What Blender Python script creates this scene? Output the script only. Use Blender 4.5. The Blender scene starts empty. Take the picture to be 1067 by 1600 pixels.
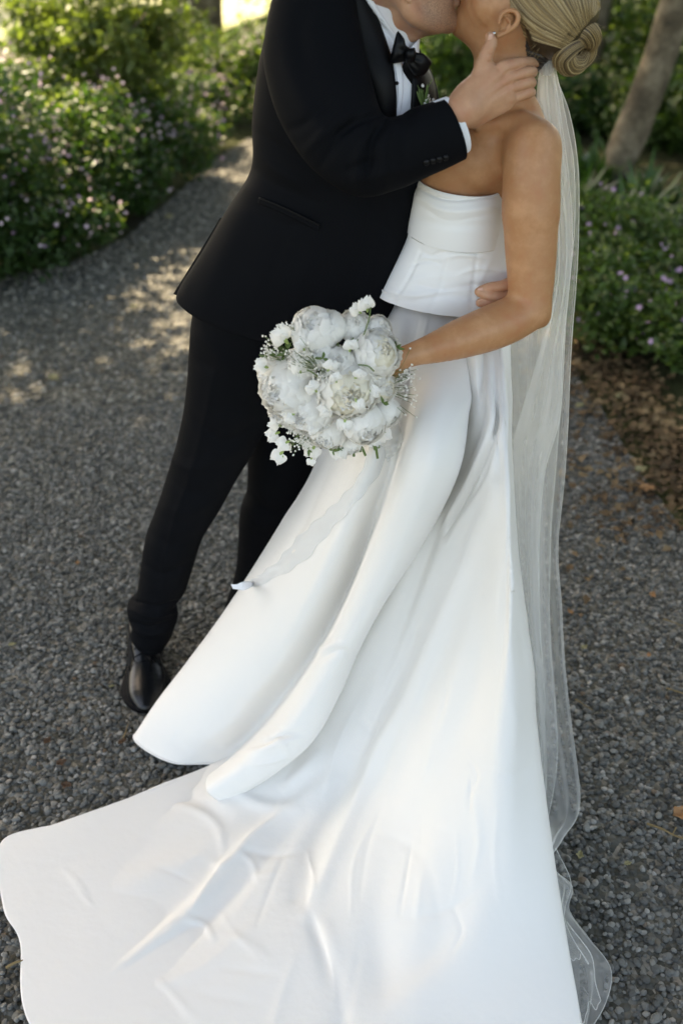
import bpy, bmesh, math, random
import numpy as np
from mathutils import Vector, Matrix
from mathutils.bvhtree import BVHTree

random.seed(7)
RNG = np.random.default_rng(7)
SC = bpy.context.scene
COL = SC.collection

# ------------------------------------------------------------------ camera, world, sun, exposure
F = 1555.0                      # focal length in photo pixels (36 mm sensor = 1600 px)
PITCH = math.radians(34.0)
CAMZ = 1.90
cam_d = bpy.data.cameras.new('camera')
cam = bpy.data.objects.new('camera', cam_d); COL.objects.link(cam)
cam.location = (0, 0, CAMZ)
cam.rotation_euler = (math.pi / 2 - PITCH, 0, 0)
cam_d.sensor_fit = 'VERTICAL'; cam_d.sensor_height = 36.0
cam_d.lens = F / 1600 * 36.0
cam_d.clip_start = 0.05; cam_d.clip_end = 400
cam_d.dof.use_dof = True
cam_d.dof.focus_distance = 2.0
cam_d.dof.aperture_fstop = 2.1
SC.camera = cam

SUN_AZ = math.radians(-38)      # measured from +Y towards +X
SUN_EL = math.radians(50)
sdir = Vector((math.sin(SUN_AZ) * math.cos(SUN_EL), math.cos(SUN_AZ) * math.cos(SUN_EL), math.sin(SUN_EL)))
w = bpy.data.worlds.new('World'); SC.world = w; w.use_nodes = True
nt = w.node_tree
sky = nt.nodes.new('ShaderNodeTexSky'); sky.sky_type = 'NISHITA'; sky.sun_disc = False
sky.sun_elevation = SUN_EL; sky.sun_rotation = SUN_AZ
sky.air_density = 1.0; sky.dust_density = 3.0; sky.ozone_density = 1.0
bg = nt.nodes['Background']; bg.inputs['Strength'].default_value = 0.15
nt.links.new(sky.outputs[0], bg.inputs['Color'])
sd = bpy.data.lights.new('sun', 'SUN'); sd.energy = 5.0; sd.angle = math.radians(0.53); sd.color = (1.0, 0.93, 0.80)
so = bpy.data.objects.new('sun', sd); COL.objects.link(so)
so.rotation_euler = (-sdir).to_track_quat('-Z', 'Y').to_euler()
so.location = (-4, 6, 12)
SC.view_settings.view_transform = 'Standard'; SC.view_settings.look = 'None'
SC.view_settings.gamma = 1.0; SC.view_settings.use_curve_mapping = False
SC.view_settings.exposure = 2.47
SC.view_settings.use_white_balance = True; SC.view_settings.white_balance_temperature = 8500; SC.view_settings.white_balance_tint = 12
SC.render.engine = 'CYCLES'
SC.cycles.use_denoising = True
SC.cycles.max_bounces = 14; SC.cycles.transparent_max_bounces = 24
SC.cycles.diffuse_bounces = 9; SC.cycles.glossy_bounces = 3; SC.cycles.transmission_bounces = 4

# ------------------------------------------------------------------ projection helpers
sP, cP = math.sin(PITCH), math.cos(PITCH)
CAM = np.array([0, 0, CAMZ])
def ray(px, py):
    u, v = px - 533.5, py - 800.0
    return np.array([u, F * cP - v * sP, -F * sP - v * cP])
def W(px, py, Y):
    d = ray(px, py); return CAM + d * (Y / d[1])
def G(px, py, z=0.0):
    d = ray(px, py); return CAM + d * ((z - CAMZ) / d[2])
def mpp(px, py, Y):             # metres per pixel there
    d = ray(px, py); return Y / d[1]
def project(V):                 # world -> photo pixels (used to lay creases along a line)
    d = V - CAM
    z = d[:, 1] * cP - d[:, 2] * sP
    up = d[:, 1] * sP + d[:, 2] * cP
    return np.stack([533.5 + F * d[:, 0] / z, 800 - F * up / z], 1)

def catmull(P, n):
    """resample an array of control points (k, dims) to n points, smooth"""
    P = np.asarray(P, float); k = len(P)
    if k == 2:
        t = np.linspace(0, 1, n)[:, None]; return P[0] * (1 - t) + P[1] * t
    E = np.vstack([2 * P[0] - P[1], P, 2 * P[-1] - P[-2]])
    t = np.linspace(0, k - 1, n); i = np.minimum(t.astype(int), k - 2); f = (t - i)[:, None]
    a, b, c, d = E[i], E[i + 1], E[i + 2], E[i + 3]
    return 0.5 * ((2 * b) + (c - a) * f + (2 * a - 5 * b + 4 * c - d) * f ** 2 + (3 * b - a - 3 * c + d) * f ** 3)
def catgrid(A, n, m):
    """A (r, c, 3) control grid -> (n, m, 3)"""
    A = np.asarray(A, float)
    B = catmull(A.reshape(len(A), -1), n).reshape(n, A.shape[1], 3)
    B = B.transpose(1, 0, 2)
    C = catmull(B.reshape(B.shape[0], -1), m).reshape(m, n, 3)
    return C.transpose(1, 0, 2)
def arcresample(P, n):
    P = catmull(P, 60); s = np.r_[0, np.cumsum(np.linalg.norm(np.diff(P, axis=0), axis=1))]
    t = np.linspace(0, s[-1], n)
    return np.stack([np.interp(t, s, P[:, j]) for j in range(P.shape[1])], 1)

# ------------------------------------------------------------------ mesh helpers
def link(name, me, mat=None, parent=None, smooth=True):
    o = bpy.data.objects.new(name, me); COL.objects.link(o)
    if mat is not None and not me.materials: me.materials.append(mat)
    if parent is not None: o.parent = parent
    if smooth and len(me.polygons): me.polygons.foreach_set('use_smooth', [True] * len(me.polygons))
    me.update()
    return o
def mesh_np(name, V, Fc):
    """V (n,3); Fc (m,k) int array"""
    V = np.asarray(V, np.float32); Fc = np.asarray(Fc, np.int32)
    me = bpy.data.meshes.new(name)
    me.vertices.add(len(V)); me.vertices.foreach_set('co', V.ravel())
    k = Fc.shape[1]
    me.loops.add(Fc.size); me.loops.foreach_set('vertex_index', Fc.ravel())
    me.polygons.add(len(Fc)); me.polygons.foreach_set('loop_start', np.arange(0, Fc.size, k, dtype=np.int32))
    me.update(calc_edges=True); me.validate()
    return me
def grid_faces(n, m, wrap=False):
    i, j = np.meshgrid(np.arange(n - 1), np.arange(m if wrap else m - 1), indexing='ij')
    j2 = (j + 1) % m
    return np.stack([i * m + j, i * m + j2, (i + 1) * m + j2, (i + 1) * m + j], -1).reshape(-1, 4)
def normals(V, Fc):
    a, b, c = V[Fc[:, 0]], V[Fc[:, 1]], V[Fc[:, 2]]
    n = np.cross(b - a, c - a)
    if Fc.shape[1] == 4: n = n + np.cross(c - a, V[Fc[:, 3]] - a)
    N = np.zeros_like(V)
    for k in range(Fc.shape[1]): np.add.at(N, Fc[:, k], n)
    return N / (np.linalg.norm(N, axis=1, keepdims=True) + 1e-12)
def empty(name, loc, label, cat, group=None):
    o = bpy.data.objects.new(name, None); COL.objects.link(o); o.location = loc
    o.empty_display_size = .1
    tag(o, label, cat, group); 
    return o
def tag(o, label=None, cat=None, group=None, kind=None):
    if label: o['label'] = label
    if cat: o['category'] = cat
    if group: o['group'] = group
    if kind: o['kind'] = kind
    return o
def adopt(child, parent):
    child.parent = parent
    child.matrix_parent_inverse = Matrix.Translation(-Vector(parent.location))
    return child
def join_np(parts):
    Vs, Fs, n = [], [], 0
    for V, Fc in parts:
        Vs.append(V); Fs.append(Fc + n); n += len(V)
    return np.vstack(Vs), np.vstack(Fs)

def crease(V, Fc, strokes, front=True):
    """push a surface in (-) or out (+) along lines: strokes = (points in photo px, amplitude m, half width px[, asym])"""
    for st in strokes:
        pts, amp, wid = st[:3]; both = len(st) > 3
        N = normals(V, Fc)
        view = V - CAM; view /= np.linalg.norm(view, axis=1, keepdims=True)
        s = np.sign(np.median(-(N * view).sum(1)[np.abs((N * view).sum(1)) > .3])) if not front else 1
        q = project(V)
        L = arcresample(np.array(pts, float), 40)
        d = np.full(len(V), 1e9); tt = np.zeros(len(V))
        near = (q[:, 0] > L[:, 0].min() - 3 * wid) & (q[:, 0] < L[:, 0].max() + 3 * wid) & (q[:, 1] > L[:, 1].min() - 3 * wid) & (q[:, 1] < L[:, 1].max() + 3 * wid)
        idx = np.nonzero(near)[0]
        if not len(idx): continue
        qq = q[idx]
        for k in range(39):
            a, b = L[k], L[k + 1]; ab = b - a; l2 = (ab ** 2).sum() + 1e-9
            t = np.clip(((qq - a) @ ab) / l2, 0, 1)
            dd = np.linalg.norm(qq - (a + t[:, None] * ab), axis=1)
            m = dd < d[idx]
            d[idx[m]] = dd[m]; tt[idx[m]] = (k + t[m]) / 39
        g = np.exp(-(d / wid) ** 2) * np.sin(np.pi * np.clip(tt * .94 + .03, 0, 1)) ** .6
        fac = -(N * view).sum(1)
        if front: g = g * np.clip(fac * 3, 0, 1)
        else: N = N * np.sign(np.median(fac))
        V = V + N * (g * amp)[:, None]
    return V

def fbm(P, scale, seed, octs=3):
    """cheap smooth 3D noise from sums of rotated sines"""
    r = np.random.default_rng(seed); out = np.zeros(len(P)); a = 1
    for o in range(octs):
        for _ in range(5):
            k = r.normal(size=3); k *= scale * (1.8 ** o) / np.linalg.norm(k)
            out += a * np.sin(P @ k + r.uniform(0, 6.28)) / 5
        a *= .5
    return out

def loft(rows, n=120, m=96, power=2.0, flat=None):
    """rows: ((Lx,Ly),(Rx,Ry), Y, depth half-thickness m[, dY right]) -> closed tube whose outline runs through L and R"""
    C = []
    for r in rows:
        (lx, ly), (rx, ry), Y, dep = r[:4]
        dy = r[4] if len(r) > 4 else 0.0
        C.append(np.r_[W(lx, ly, Y - dy), W(rx, ry, Y + dy), dep])
    C = catmull(np.array(C), n)
    L, R, dep = C[:, :3], C[:, 3:6], C[:, 6]
    cen, half = (L + R) / 2, (R - L) / 2
    T = np.gradient(cen, axis=0)
    B = np.cross(T, half); B /= np.linalg.norm(B, axis=1, keepdims=True) + 1e-9
    th = np.linspace(0, 2 * np.pi, m, endpoint=False)
    c, s = np.cos(th), np.sin(th)
    e = 2.0 / power
    c = np.sign(c) * np.abs(c) ** e; s = np.sign(s) * np.abs(s) ** e
    V = cen[:, None] + half[:, None] * c[None, :, None] + B[:, None] * (dep[:, None] * s[None])[..., None]
    V = V.reshape(-1, 3); Fc = grid_faces(n, m, True)
    return V, Fc
def close_in(V, m, end=True, shrink=.9, back=.03, rings=3):
    """turn a hem inward so that an open end shows thickness and a dark inside"""
    n = len(V) // m; A = V.reshape(n, m, 3)
    ring = A[-1] if end else A[0]; prev = A[-6] if end else A[5]
    d = (prev.mean(0) - ring.mean(0)); d /= np.linalg.norm(d) + 1e-9
    c = ring.mean(0); out = []
    for k, (sh, b) in enumerate(((.985, .0), (.965, .006), (shrink, back))[:rings]):
        out.append(c + (ring - c) * sh + d * b)
    out = np.array(out)
    A = np.vstack([A, out]) if end else np.vstack([out[::-1], A])
    return A.reshape(-1, 3), grid_faces(len(A), m, True)
def cap(V, Fc, m):
    """close both ends to a point"""
    n = len(V) // m; a = V[:m].mean(0); b = V[-m:].mean(0); k = len(V)
    V = np.vstack([V, a, b]); j = np.arange(m); j2 = (j + 1) % m
    F1 = np.stack([j2, j, np.full(m, k), np.full(m, k)], 1); F2 = np.stack([(n - 1) * m + j, (n - 1) * m + j2, np.full(m, k + 1), np.full(m, k + 1)], 1)
    return V, Fc, np.vstack([F1, F2])[:, :3]
def obj_loft(name, V, Fc, mat, parent, capm=None, fix=True):
    me = mesh_np(name, V, Fc)
    if fix:
        bm = bmesh.new(); bm.from_mesh(me)
        bmesh.ops.remove_doubles(bm, verts=bm.verts, dist=1e-6)
        if capm:
            es = [e for e in bm.edges if e.is_boundary]
            bmesh.ops.holes_fill(bm, edges=es, sides=0)
        bmesh.ops.recalc_face_normals(bm, faces=bm.faces)
        bm.to_mesh(me); bm.free()
    o = link(name, me, mat)
    if parent is not None: adopt(o, parent)
    return o
def sheet(name, ctrl, n, m, mat, parent=None, thick=.002, fn=None, offset=0):
    """ctrl: rows x cols of world points; a thin solid sheet"""
    V = catgrid(np.array(ctrl), n, m).reshape(-1, 3); Fc = grid_faces(n, m)
    if fn is not None: V = fn(V, Fc)
    me = mesh_np(name, V, Fc); o = link(name, me, mat)
    if parent is not None: adopt(o, parent)
    if thick:
        md = o.modifiers.new('solid', 'SOLIDIFY'); md.thickness = thick; md.offset = offset
    return o
def tube_np(P, R, m=8, n=None):
    P = np.asarray(P, float); R = np.atleast_1d(np.asarray(R, float))
    if len(R) == 1: R = np.full(len(P), R[0])
    if n: Q = catmull(np.c_[P, R], n); P, R = Q[:, :3], np.abs(Q[:, 3])
    T = np.gradient(P, axis=0); T /= np.linalg.norm(T, axis=1, keepdims=True) + 1e-12
    u = np.cross(T[0], [0.3, .5, .81]); u /= np.linalg.norm(u); U = []
    for t in T:
        u = u - t * (u @ t); u /= np.linalg.norm(u) + 1e-12; U.append(u)
    U = np.array(U); Bn = np.cross(T, U)
    th = np.linspace(0, 2 * np.pi, m, endpoint=False)
    V = P[:, None] + R[:, None, None] * (U[:, None] * np.cos(th)[None, :, None] + Bn[:, None] * np.sin(th)[None, :, None])
    return V.reshape(-1, 3), grid_faces(len(P), m, True)

# ------------------------------------------------------------------ signed distance modelling (bodies)
class SDF:
    def __init__(s, lo, hi, h):
        s.h = h; s.lo = np.array(lo, float); s.dim = np.ceil((np.array(hi) - s.lo) / h).astype(int) + 1
        s.D = np.full(s.dim, 1.0, np.float32)
    def region(s, lo, hi):
        a = np.clip(np.floor((lo - s.lo) / s.h).astype(int), 0, s.dim - 1)
        b = np.clip(np.ceil((hi - s.lo) / s.h).astype(int) + 1, 1, s.dim)
        if np.any(b <= a): return None
        sl = tuple(slice(a[i], b[i]) for i in range(3))
        ax = [s.lo[i] + s.h * np.arange(a[i], b[i]) for i in range(3)]
        X = np.stack(np.meshgrid(*ax, indexing='ij'), -1)
        return sl, X
    def blend(s, sl, d, k, sub=False):
        A = s.D[sl]
        if sub:
            d = -d
            hh = np.clip(.5 - .5 * (A - d) / k, 0, 1)     # smooth max
            s.D[sl] = A * (1 - hh) + d * hh + k * hh * (1 - hh)
        else:
            hh = np.clip(.5 + .5 * (A - d) / k, 0, 1)
            s.D[sl] = A * (1 - hh) + d * hh - k * hh * (1 - hh)
    def seg(s, a, b, ra, rb, k=.01, side=None, q=1.0, sub=False):
        a, b = np.array(a, float), np.array(b, float); rm = max(ra, rb) * max(1, q) + 3 * k + 3 * s.h
        r = s.region(np.minimum(a, b) - rm, np.maximum(a, b) + rm)
        if r is None: return
        sl, X = r; ab = b - a; t = np.clip(((X - a) @ ab) / (ab @ ab + 1e-12), 0, 1)
        v = X - (a + t[..., None] * ab)
        if side is not None and q != 1.0:
            sd_ = np.array(side, float); sd_ /= np.linalg.norm(sd_); c = v @ sd_
            v = v - (c * (1 - 1 / q))[..., None] * sd_
        d = np.linalg.norm(v, axis=-1) - (ra + (rb - ra) * t)
        if q < 1: d = d * q
        s.blend(sl, d, k, sub)
    def chain(s, pts, k=.01, side=None, q=1.0, sub=False):
        """a smooth tapered limb through the points, blended in as one piece"""
        A = np.array([np.r_[np.array(p, float), r] for p, r in pts])
        if len(A) > 2: A = catmull(A, 4 * (len(A) - 1) + 1)
        P, Rr = A[:, :3], np.abs(A[:, 3]); rm = Rr.max() * max(1, q) + 3 * k + 3 * s.h
        r = s.region(P.min(0) - rm, P.max(0) + rm)
        if r is None: return
        sl, X = r; d = np.full(X.shape[:3], 9.0, np.float32)
        if side is not None: sd_ = np.array(side, float); sd_ /= np.linalg.norm(sd_)
        for i in range(len(P) - 1):
            a, ab = P[i], P[i + 1] - P[i]
            lo, hi = np.minimum(P[i], P[i + 1]) - rm, np.maximum(P[i], P[i + 1]) + rm
            r2 = s.region(lo, hi)
            if r2 is None: continue
            s2 = tuple(slice(max(0, r2[0][j].start - sl[j].start), max(0, min(sl[j].stop, r2[0][j].stop) - sl[j].start)) for j in range(3))
            Y = X[s2]
            t = np.clip(((Y - a) @ ab) / (ab @ ab + 1e-12), 0, 1); v = Y - (a + t[..., None] * ab)
            if side is not None and q != 1.0:
                c = v @ sd_; v = v - (c * (1 - 1 / q))[..., None] * sd_
            dd = np.linalg.norm(v, axis=-1) - (Rr[i] + (Rr[i + 1] - Rr[i]) * t)
            if q < 1: dd = dd * q
            d[s2] = np.minimum(d[s2], dd)
        s.blend(sl, d, k, sub)
    def ell(s, c, R, rad, k=.01, sub=False):
        c = np.array(c, float); rm = max(rad) + 3 * k + 3 * s.h
        r = s.region(c - rm, c + rm)
        if r is None: return
        sl, X = r; q = (X - c) @ np.array(R).T / np.array(rad)
        k0 = np.linalg.norm(q, axis=-1); k1 = np.linalg.norm(q / np.array(rad), axis=-1) + 1e-9
        s.blend(sl, k0 * (k0 - 1) / k1, k, sub)
    def mesh(s):
        D = s.D; n = D.shape; c = [D[i:n[0] - 1 + i, j:n[1] - 1 + j, k:n[2] - 1 + k] for i in (0, 1) for j in (0, 1) for k in (0, 1)]
        S = np.stack([x < 0 for x in c]); cnt = S.sum(0); act = (cnt > 0) & (cnt < 8)
        ids = np.argwhere(act); vals = np.stack([x[act] for x in c], 1)
        off = np.array([(i, j, k) for i in (0, 1) for j in (0, 1) for k in (0, 1)], float)
        edges = [(0, 1), (2, 3), (4, 5), (6, 7), (0, 2), (1, 3), (4, 6), (5, 7), (0, 4), (1, 5), (2, 6), (3, 7)]
        acc = np.zeros((len(ids), 3)); num = np.zeros(len(ids))
        for a, b in edges:
            va, vb = vals[:, a], vals[:, b]; m = (va < 0) != (vb < 0)
            t = np.where(m, va / np.where(m, va - vb, 1), 0)
            acc += np.where(m[:, None], off[a] + t[:, None] * (off[b] - off[a]), 0); num += m
        V = s.lo + s.h * (ids + acc / num[:, None])
        idx = np.full(act.shape, -1, int); idx[act] = np.arange(len(ids))
        Fs = []
        neg = D < 0
        for ax in range(3):
            a = [slice(None)] * 3; b = [slice(None)] * 3; a[ax] = slice(0, -1); b[ax] = slice(1, None)
            ch = neg[tuple(a)] != neg[tuple(b)]
            E = np.argwhere(ch); u, v = [(1, 2), (2, 0), (0, 1)][ax]
            ok = (E[:, u] > 0) & (E[:, v] > 0) & (E[:, u] < n[u] - 1) & (E[:, v] < n[v] - 1); E = E[ok]
            flip = neg[tuple(a)][tuple(E.T)]
            def cell(du, dv):
                Q = E.copy(); Q[:, u] -= du; Q[:, v] -= dv; return idx[tuple(Q.T)]
            q = np.stack([cell(1, 1), cell(0, 1), cell(0, 0), cell(1, 0)], 1)
            q[~flip] = q[~flip][:, ::-1]; Fs.append(q)
        Fc = np.vstack(Fs); Fc = Fc[(Fc >= 0).all(1)]
        return V, Fc

# ------------------------------------------------------------------ materials
def mat(name, base=(.5, .5, .5), rough=.6, spec=.5, **kw):
    m = bpy.data.materials.new(name); m.use_nodes = True
    b = m.node_tree.nodes['Principled BSDF']
    b.inputs['Base Color'].default_value = (*base, 1); b.inputs['Roughness'].default_value = rough
    b.inputs['Specular IOR Level'].default_value = spec
    for k, v in kw.items():
        b.inputs[k.replace('_', ' ')].default_value = v
    return m
def N_(m, t, **kw):
    n = m.node_tree.nodes.new(t)
    for k, v in kw.items():
        if hasattr(n, k) and not k.isupper(): setattr(n, k, v)
    return n
def noise(m, scale, detail=4, rough=.5, vec='Object'):
    n = N_(m, 'ShaderNodeTexNoise'); n.inputs['Scale'].default_value = scale; n.inputs['Detail'].default_value = detail; n.inputs['Roughness'].default_value = rough
    tc = N_(m, 'ShaderNodeTexCoord'); m.node_tree.links.new(tc.outputs[vec], n.inputs['Vector'])
    return n
def ramp(m, src, stops):
    r = N_(m, 'ShaderNodeValToRGB'); m.node_tree.links.new(src, r.inputs['Fac'])
    el = r.color_ramp.elements
    el[0].position, el[0].color = stops[0][0], (*stops[0][1], 1)
    el[1].position, el[1].color = stops[-1][0], (*stops[-1][1], 1)
    for p, c in stops[1:-1]:
        e = el.new(p); e.color = (*c, 1)
    return r
def bump(m, src, strength, dist):
    b = N_(m, 'ShaderNodeBump'); b.inputs['Strength'].default_value = strength; b.inputs['Distance'].default_value = dist
    m.node_tree.links.new(src, b.inputs['Height'])
    m.node_tree.links.new(b.outputs[0], m.node_tree.nodes['Principled BSDF'].inputs['Normal'])
    return b
def to(m, src, name): m.node_tree.links.new(src, m.node_tree.nodes['Principled BSDF'].inputs[name])

def skin(name, a, b, rough=.5, beard=False):
    m = mat(name, a, rough, .35)
    n = noise(m, 22, 7, .65); r = ramp(m, n.outputs[0], [(.32, tuple(q * f for q, f in zip(a, (.97, .84, .82)))), (.5, a), (.68, b)]); to(m, r.outputs[0], 'Base Color')
    if beard:
        at = N_(m, 'ShaderNodeAttribute'); at.attribute_name = 'beard'
        nb = noise(m, 520, 2, .8); rb = ramp(m, nb.outputs[0], [(.40, (.15, .15, .15)), (.60, (.9, .9, .9))])
        mu = N_(m, 'ShaderNodeMath', operation='MULTIPLY'); m.node_tree.links.new(at.outputs['Fac'], mu.inputs[0]); m.node_tree.links.new(rb.outputs[0], mu.inputs[1])
        mc = N_(m, 'ShaderNodeMixRGB'); mc.inputs[2].default_value = (.16, .105, .072, 1)
        m.node_tree.links.new(mu.outputs[0], mc.inputs[0]); m.node_tree.links.new(r.outputs[0], mc.inputs[1]); to(m, mc.outputs[0], 'Base Color')
    p = m.node_tree.nodes['Principled BSDF']
    p.inputs['Subsurface Weight'].default_value = .18; p.inputs['Subsurface Radius'].default_value = (1, .35, .2); p.inputs['Subsurface Scale'].default_value = .003
    n2 = noise(m, 300, 4, .65); bump(m, n2.outputs[0], .25, .0012)
    return m
M = {}
M['skin_bride'] = skin('skin_bride', (.46, .225, .108), (.54, .280, .145), .45)
M['skin_groom'] = skin('skin_groom', (.50, .27, .165), (.57, .32, .20), .5, True)
def cloth(name, base, rough, spec, wscale, strength, sheen=0, **kw):
    m = mat(name, base, rough, spec, **kw)
    if sheen:
        p = m.node_tree.nodes['Principled BSDF']; p.inputs['Sheen Weight'].default_value = sheen; p.inputs['Sheen Roughness'].default_value = .5
        p.inputs['Sheen Tint'].default_value = (.5, .6, .8, 1)
    n = noise(m, wscale, 4, .6); bump(m, n.outputs[0], strength, .001)
    return m
M['suit'] = cloth('suit_wool', (.0026, .0032, .0047), .78, .09, 900, .3)
M['trouser'] = cloth('trouser_wool', (.0024, .0030, .0044), .78, .08, 900, .3)
M['lapel'] = cloth('lapel_satin', (.0020, .0023, .0030), .5, .16, 700, .08)
M['bow'] = cloth('bow_satin', (.0020, .0022, .0030), .45, .2, 700, .08)
M['shirt'] = cloth('shirt_cotton', (.78, .80, .84), .8, .2, 1200, .15)
def satin():
    m = mat('ivory_satin', (.78, .765, .735), .5, .22)
    p = m.node_tree.nodes['Principled BSDF']
    p.inputs['Sheen Weight'].default_value = .15; p.inputs['Sheen Roughness'].default_value = .4
    n = noise(m, 3.2, 5, .55); n2 = noise(m, 38, 5, .55)
    mx = N_(m, 'ShaderNodeMath', operation='MULTIPLY_ADD'); m.node_tree.links.new(n2.outputs[0], mx.inputs[0]); mx.inputs[1].default_value = .13
    m.node_tree.links.new(n.outputs[0], mx.inputs[2])
    bump(m, mx.outputs[0], .45, .012)
    r = ramp(m, n.outputs[0], [(.3, (.42, .42, .42)), (.7, (.56, .56, .56))]); to(m, r.outputs[0], 'Roughness')
    return m
M['satin'] = satin()
M['bodice'] = cloth('bodice_satin', (.82, .82, .81), .5, .3, 60, .10)
M['shoe'] = cloth('black_leather', (.004, .005, .007), .30, .42, 160, .08)
M['sole'] = mat('sole_rubber', (.003, .003, .004), .75, .12)
def tulle(name, a, col=(.88, .89, .87)):
    m = bpy.data.materials.new(name); m.use_nodes = True; t = m.node_tree; t.nodes.clear()
    out = t.nodes.new('ShaderNodeOutputMaterial'); mix = t.nodes.new('ShaderNodeMixShader'); tr = t.nodes.new('ShaderNodeBsdfTransparent')
    d = t.nodes.new('ShaderNodeBsdfDiffuse'); d.inputs[0].default_value = (*col, 1)
    tl = t.nodes.new('ShaderNodeBsdfTranslucent'); tl.inputs[0].default_value = (*col, 1)
    m2 = t.nodes.new('ShaderNodeMixShader'); m2.inputs[0].default_value = .45
    t.links.new(d.outputs[0], m2.inputs[1]); t.links.new(tl.outputs[0], m2.inputs[2])
    lw = t.nodes.new('ShaderNodeLayerWeight'); lw.inputs[0].default_value = .5
    # a net seen at a slant is denser: cover = 1-(1-a)^(1/cos)
    sub = t.nodes.new('ShaderNodeMath'); sub.operation = 'SUBTRACT'; sub.inputs[0].default_value = 1; t.links.new(lw.outputs['Facing'], sub.inputs[1])
    mxx = t.nodes.new('ShaderNodeMath'); mxx.operation = 'MAXIMUM'; mxx.inputs[1].default_value = .10; t.links.new(sub.outputs[0], mxx.inputs[0])
    inv = t.nodes.new('ShaderNodeMath'); inv.operation = 'DIVIDE'; inv.inputs[0].default_value = 1; t.links.new(mxx.outputs[0], inv.inputs[1])
    pw = t.nodes.new('ShaderNodeMath'); pw.operation = 'POWER'; pw.inputs[0].default_value = 1 - a; t.links.new(inv.outputs[0], pw.inputs[1])
    fin = t.nodes.new('ShaderNodeMath'); fin.operation = 'SUBTRACT'; fin.inputs[0].default_value = 1; t.links.new(pw.outputs[0], fin.inputs[1])
    t.links.new(fin.outputs[0], mix.inputs[0]); t.links.new(tr.outputs[0], mix.inputs[1]); t.links.new(m2.outputs[0], mix.inputs[2])
    t.links.new(mix.outputs[0], out.inputs['Surface'])
    return m
M['veil'] = tulle('veil_tulle', .25)
M['veil_thin'] = tulle('veil_tulle_thin', .09)
M['ribbon'] = tulle('ribbon_silk', .50, (.80, .82, .83))
M['seam'] = tulle('veil_seam', .45)
def leafmat(name, c1, c2, rough=.45, trans=.35):
    m = mat(name, c1, rough, .4); t = m.node_tree; p = t.nodes['Principled BSDF']
    n = noise(m, 9, 4, .7); r = ramp(m, n.outputs[0], [(.32, c1), (.68, c2)]); to(m, r.outputs[0], 'Base Color')
    tl = N_(m, 'ShaderNodeBsdfTranslucent')
    hs = N_(m, 'ShaderNodeMixRGB'); hs.blend_type = 'MULTIPLY'; hs.inputs[0].default_value = 1; hs.inputs[2].default_value = (1.5, 1.6, .55, 1)
    t.links.new(r.outputs[0], hs.inputs[1]); t.links.new(hs.outputs[0], tl.inputs[0])
    mx = N_(m, 'ShaderNodeMixShader'); mx.inputs[0].default_value = trans
    t.links.new(p.outputs[0], mx.inputs[1]); t.links.new(tl.outputs[0], mx.inputs[2])
    t.links.new(mx.outputs[0], t.nodes['Material Output'].inputs['Surface'])
    return m
M['leaf_dark'] = leafmat('leaf_dark', (.018, .050, .014), (.050, .100, .026))
M['leaf_mid'] = leafmat('leaf_mid', (.035, .080, .018), (.080, .135, .032))
M['leaf_light'] = leafmat('leaf_light', (.085, .125, .035), (.150, .190, .070), .4, .45)
M['leaf_strap'] = leafmat('leaf_strap', (.018, .055, .012), (.045, .100, .022), .3, .2)
M['leaf_canopy'] = leafmat('leaf_canopy', (.030, .075, .015), (.070, .120, .028))
def petalmat(name, c, tr=.35, rough=.6):
    m = mat(name, c, rough, .25); t = m.node_tree; p = t.nodes['Principled BSDF']
    tl = N_(m, 'ShaderNodeBsdfTranslucent'); tl.inputs[0].default_value = (*c, 1)
    mx = N_(m, 'ShaderNodeMixShader'); mx.inputs[0].default_value = tr
    t.links.new(p.outputs[0], mx.inputs[1]); t.links.new(tl.outputs[0], mx.inputs[2])
    t.links.new(mx.outputs[0], t.nodes['Material Output'].inputs['Surface'])
    return m
M['petal'] = petalmat('petal_white', (.93, .915, .88), .34)
M['petal_cream'] = petalmat('petal_cream', (.92, .875, .75), .30)
M['pink'] = petalmat('petal_pink', (.56, .38, .56), .3)
M['pale_pink'] = petalmat('petal_pale_pink', (.74, .58, .66), .3)
M['stem'] = mat('green_stem', (.09, .15, .035), .5)
M['sepal'] = mat('pale_green_sepal', (.30, .40, .12), .5)

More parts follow.
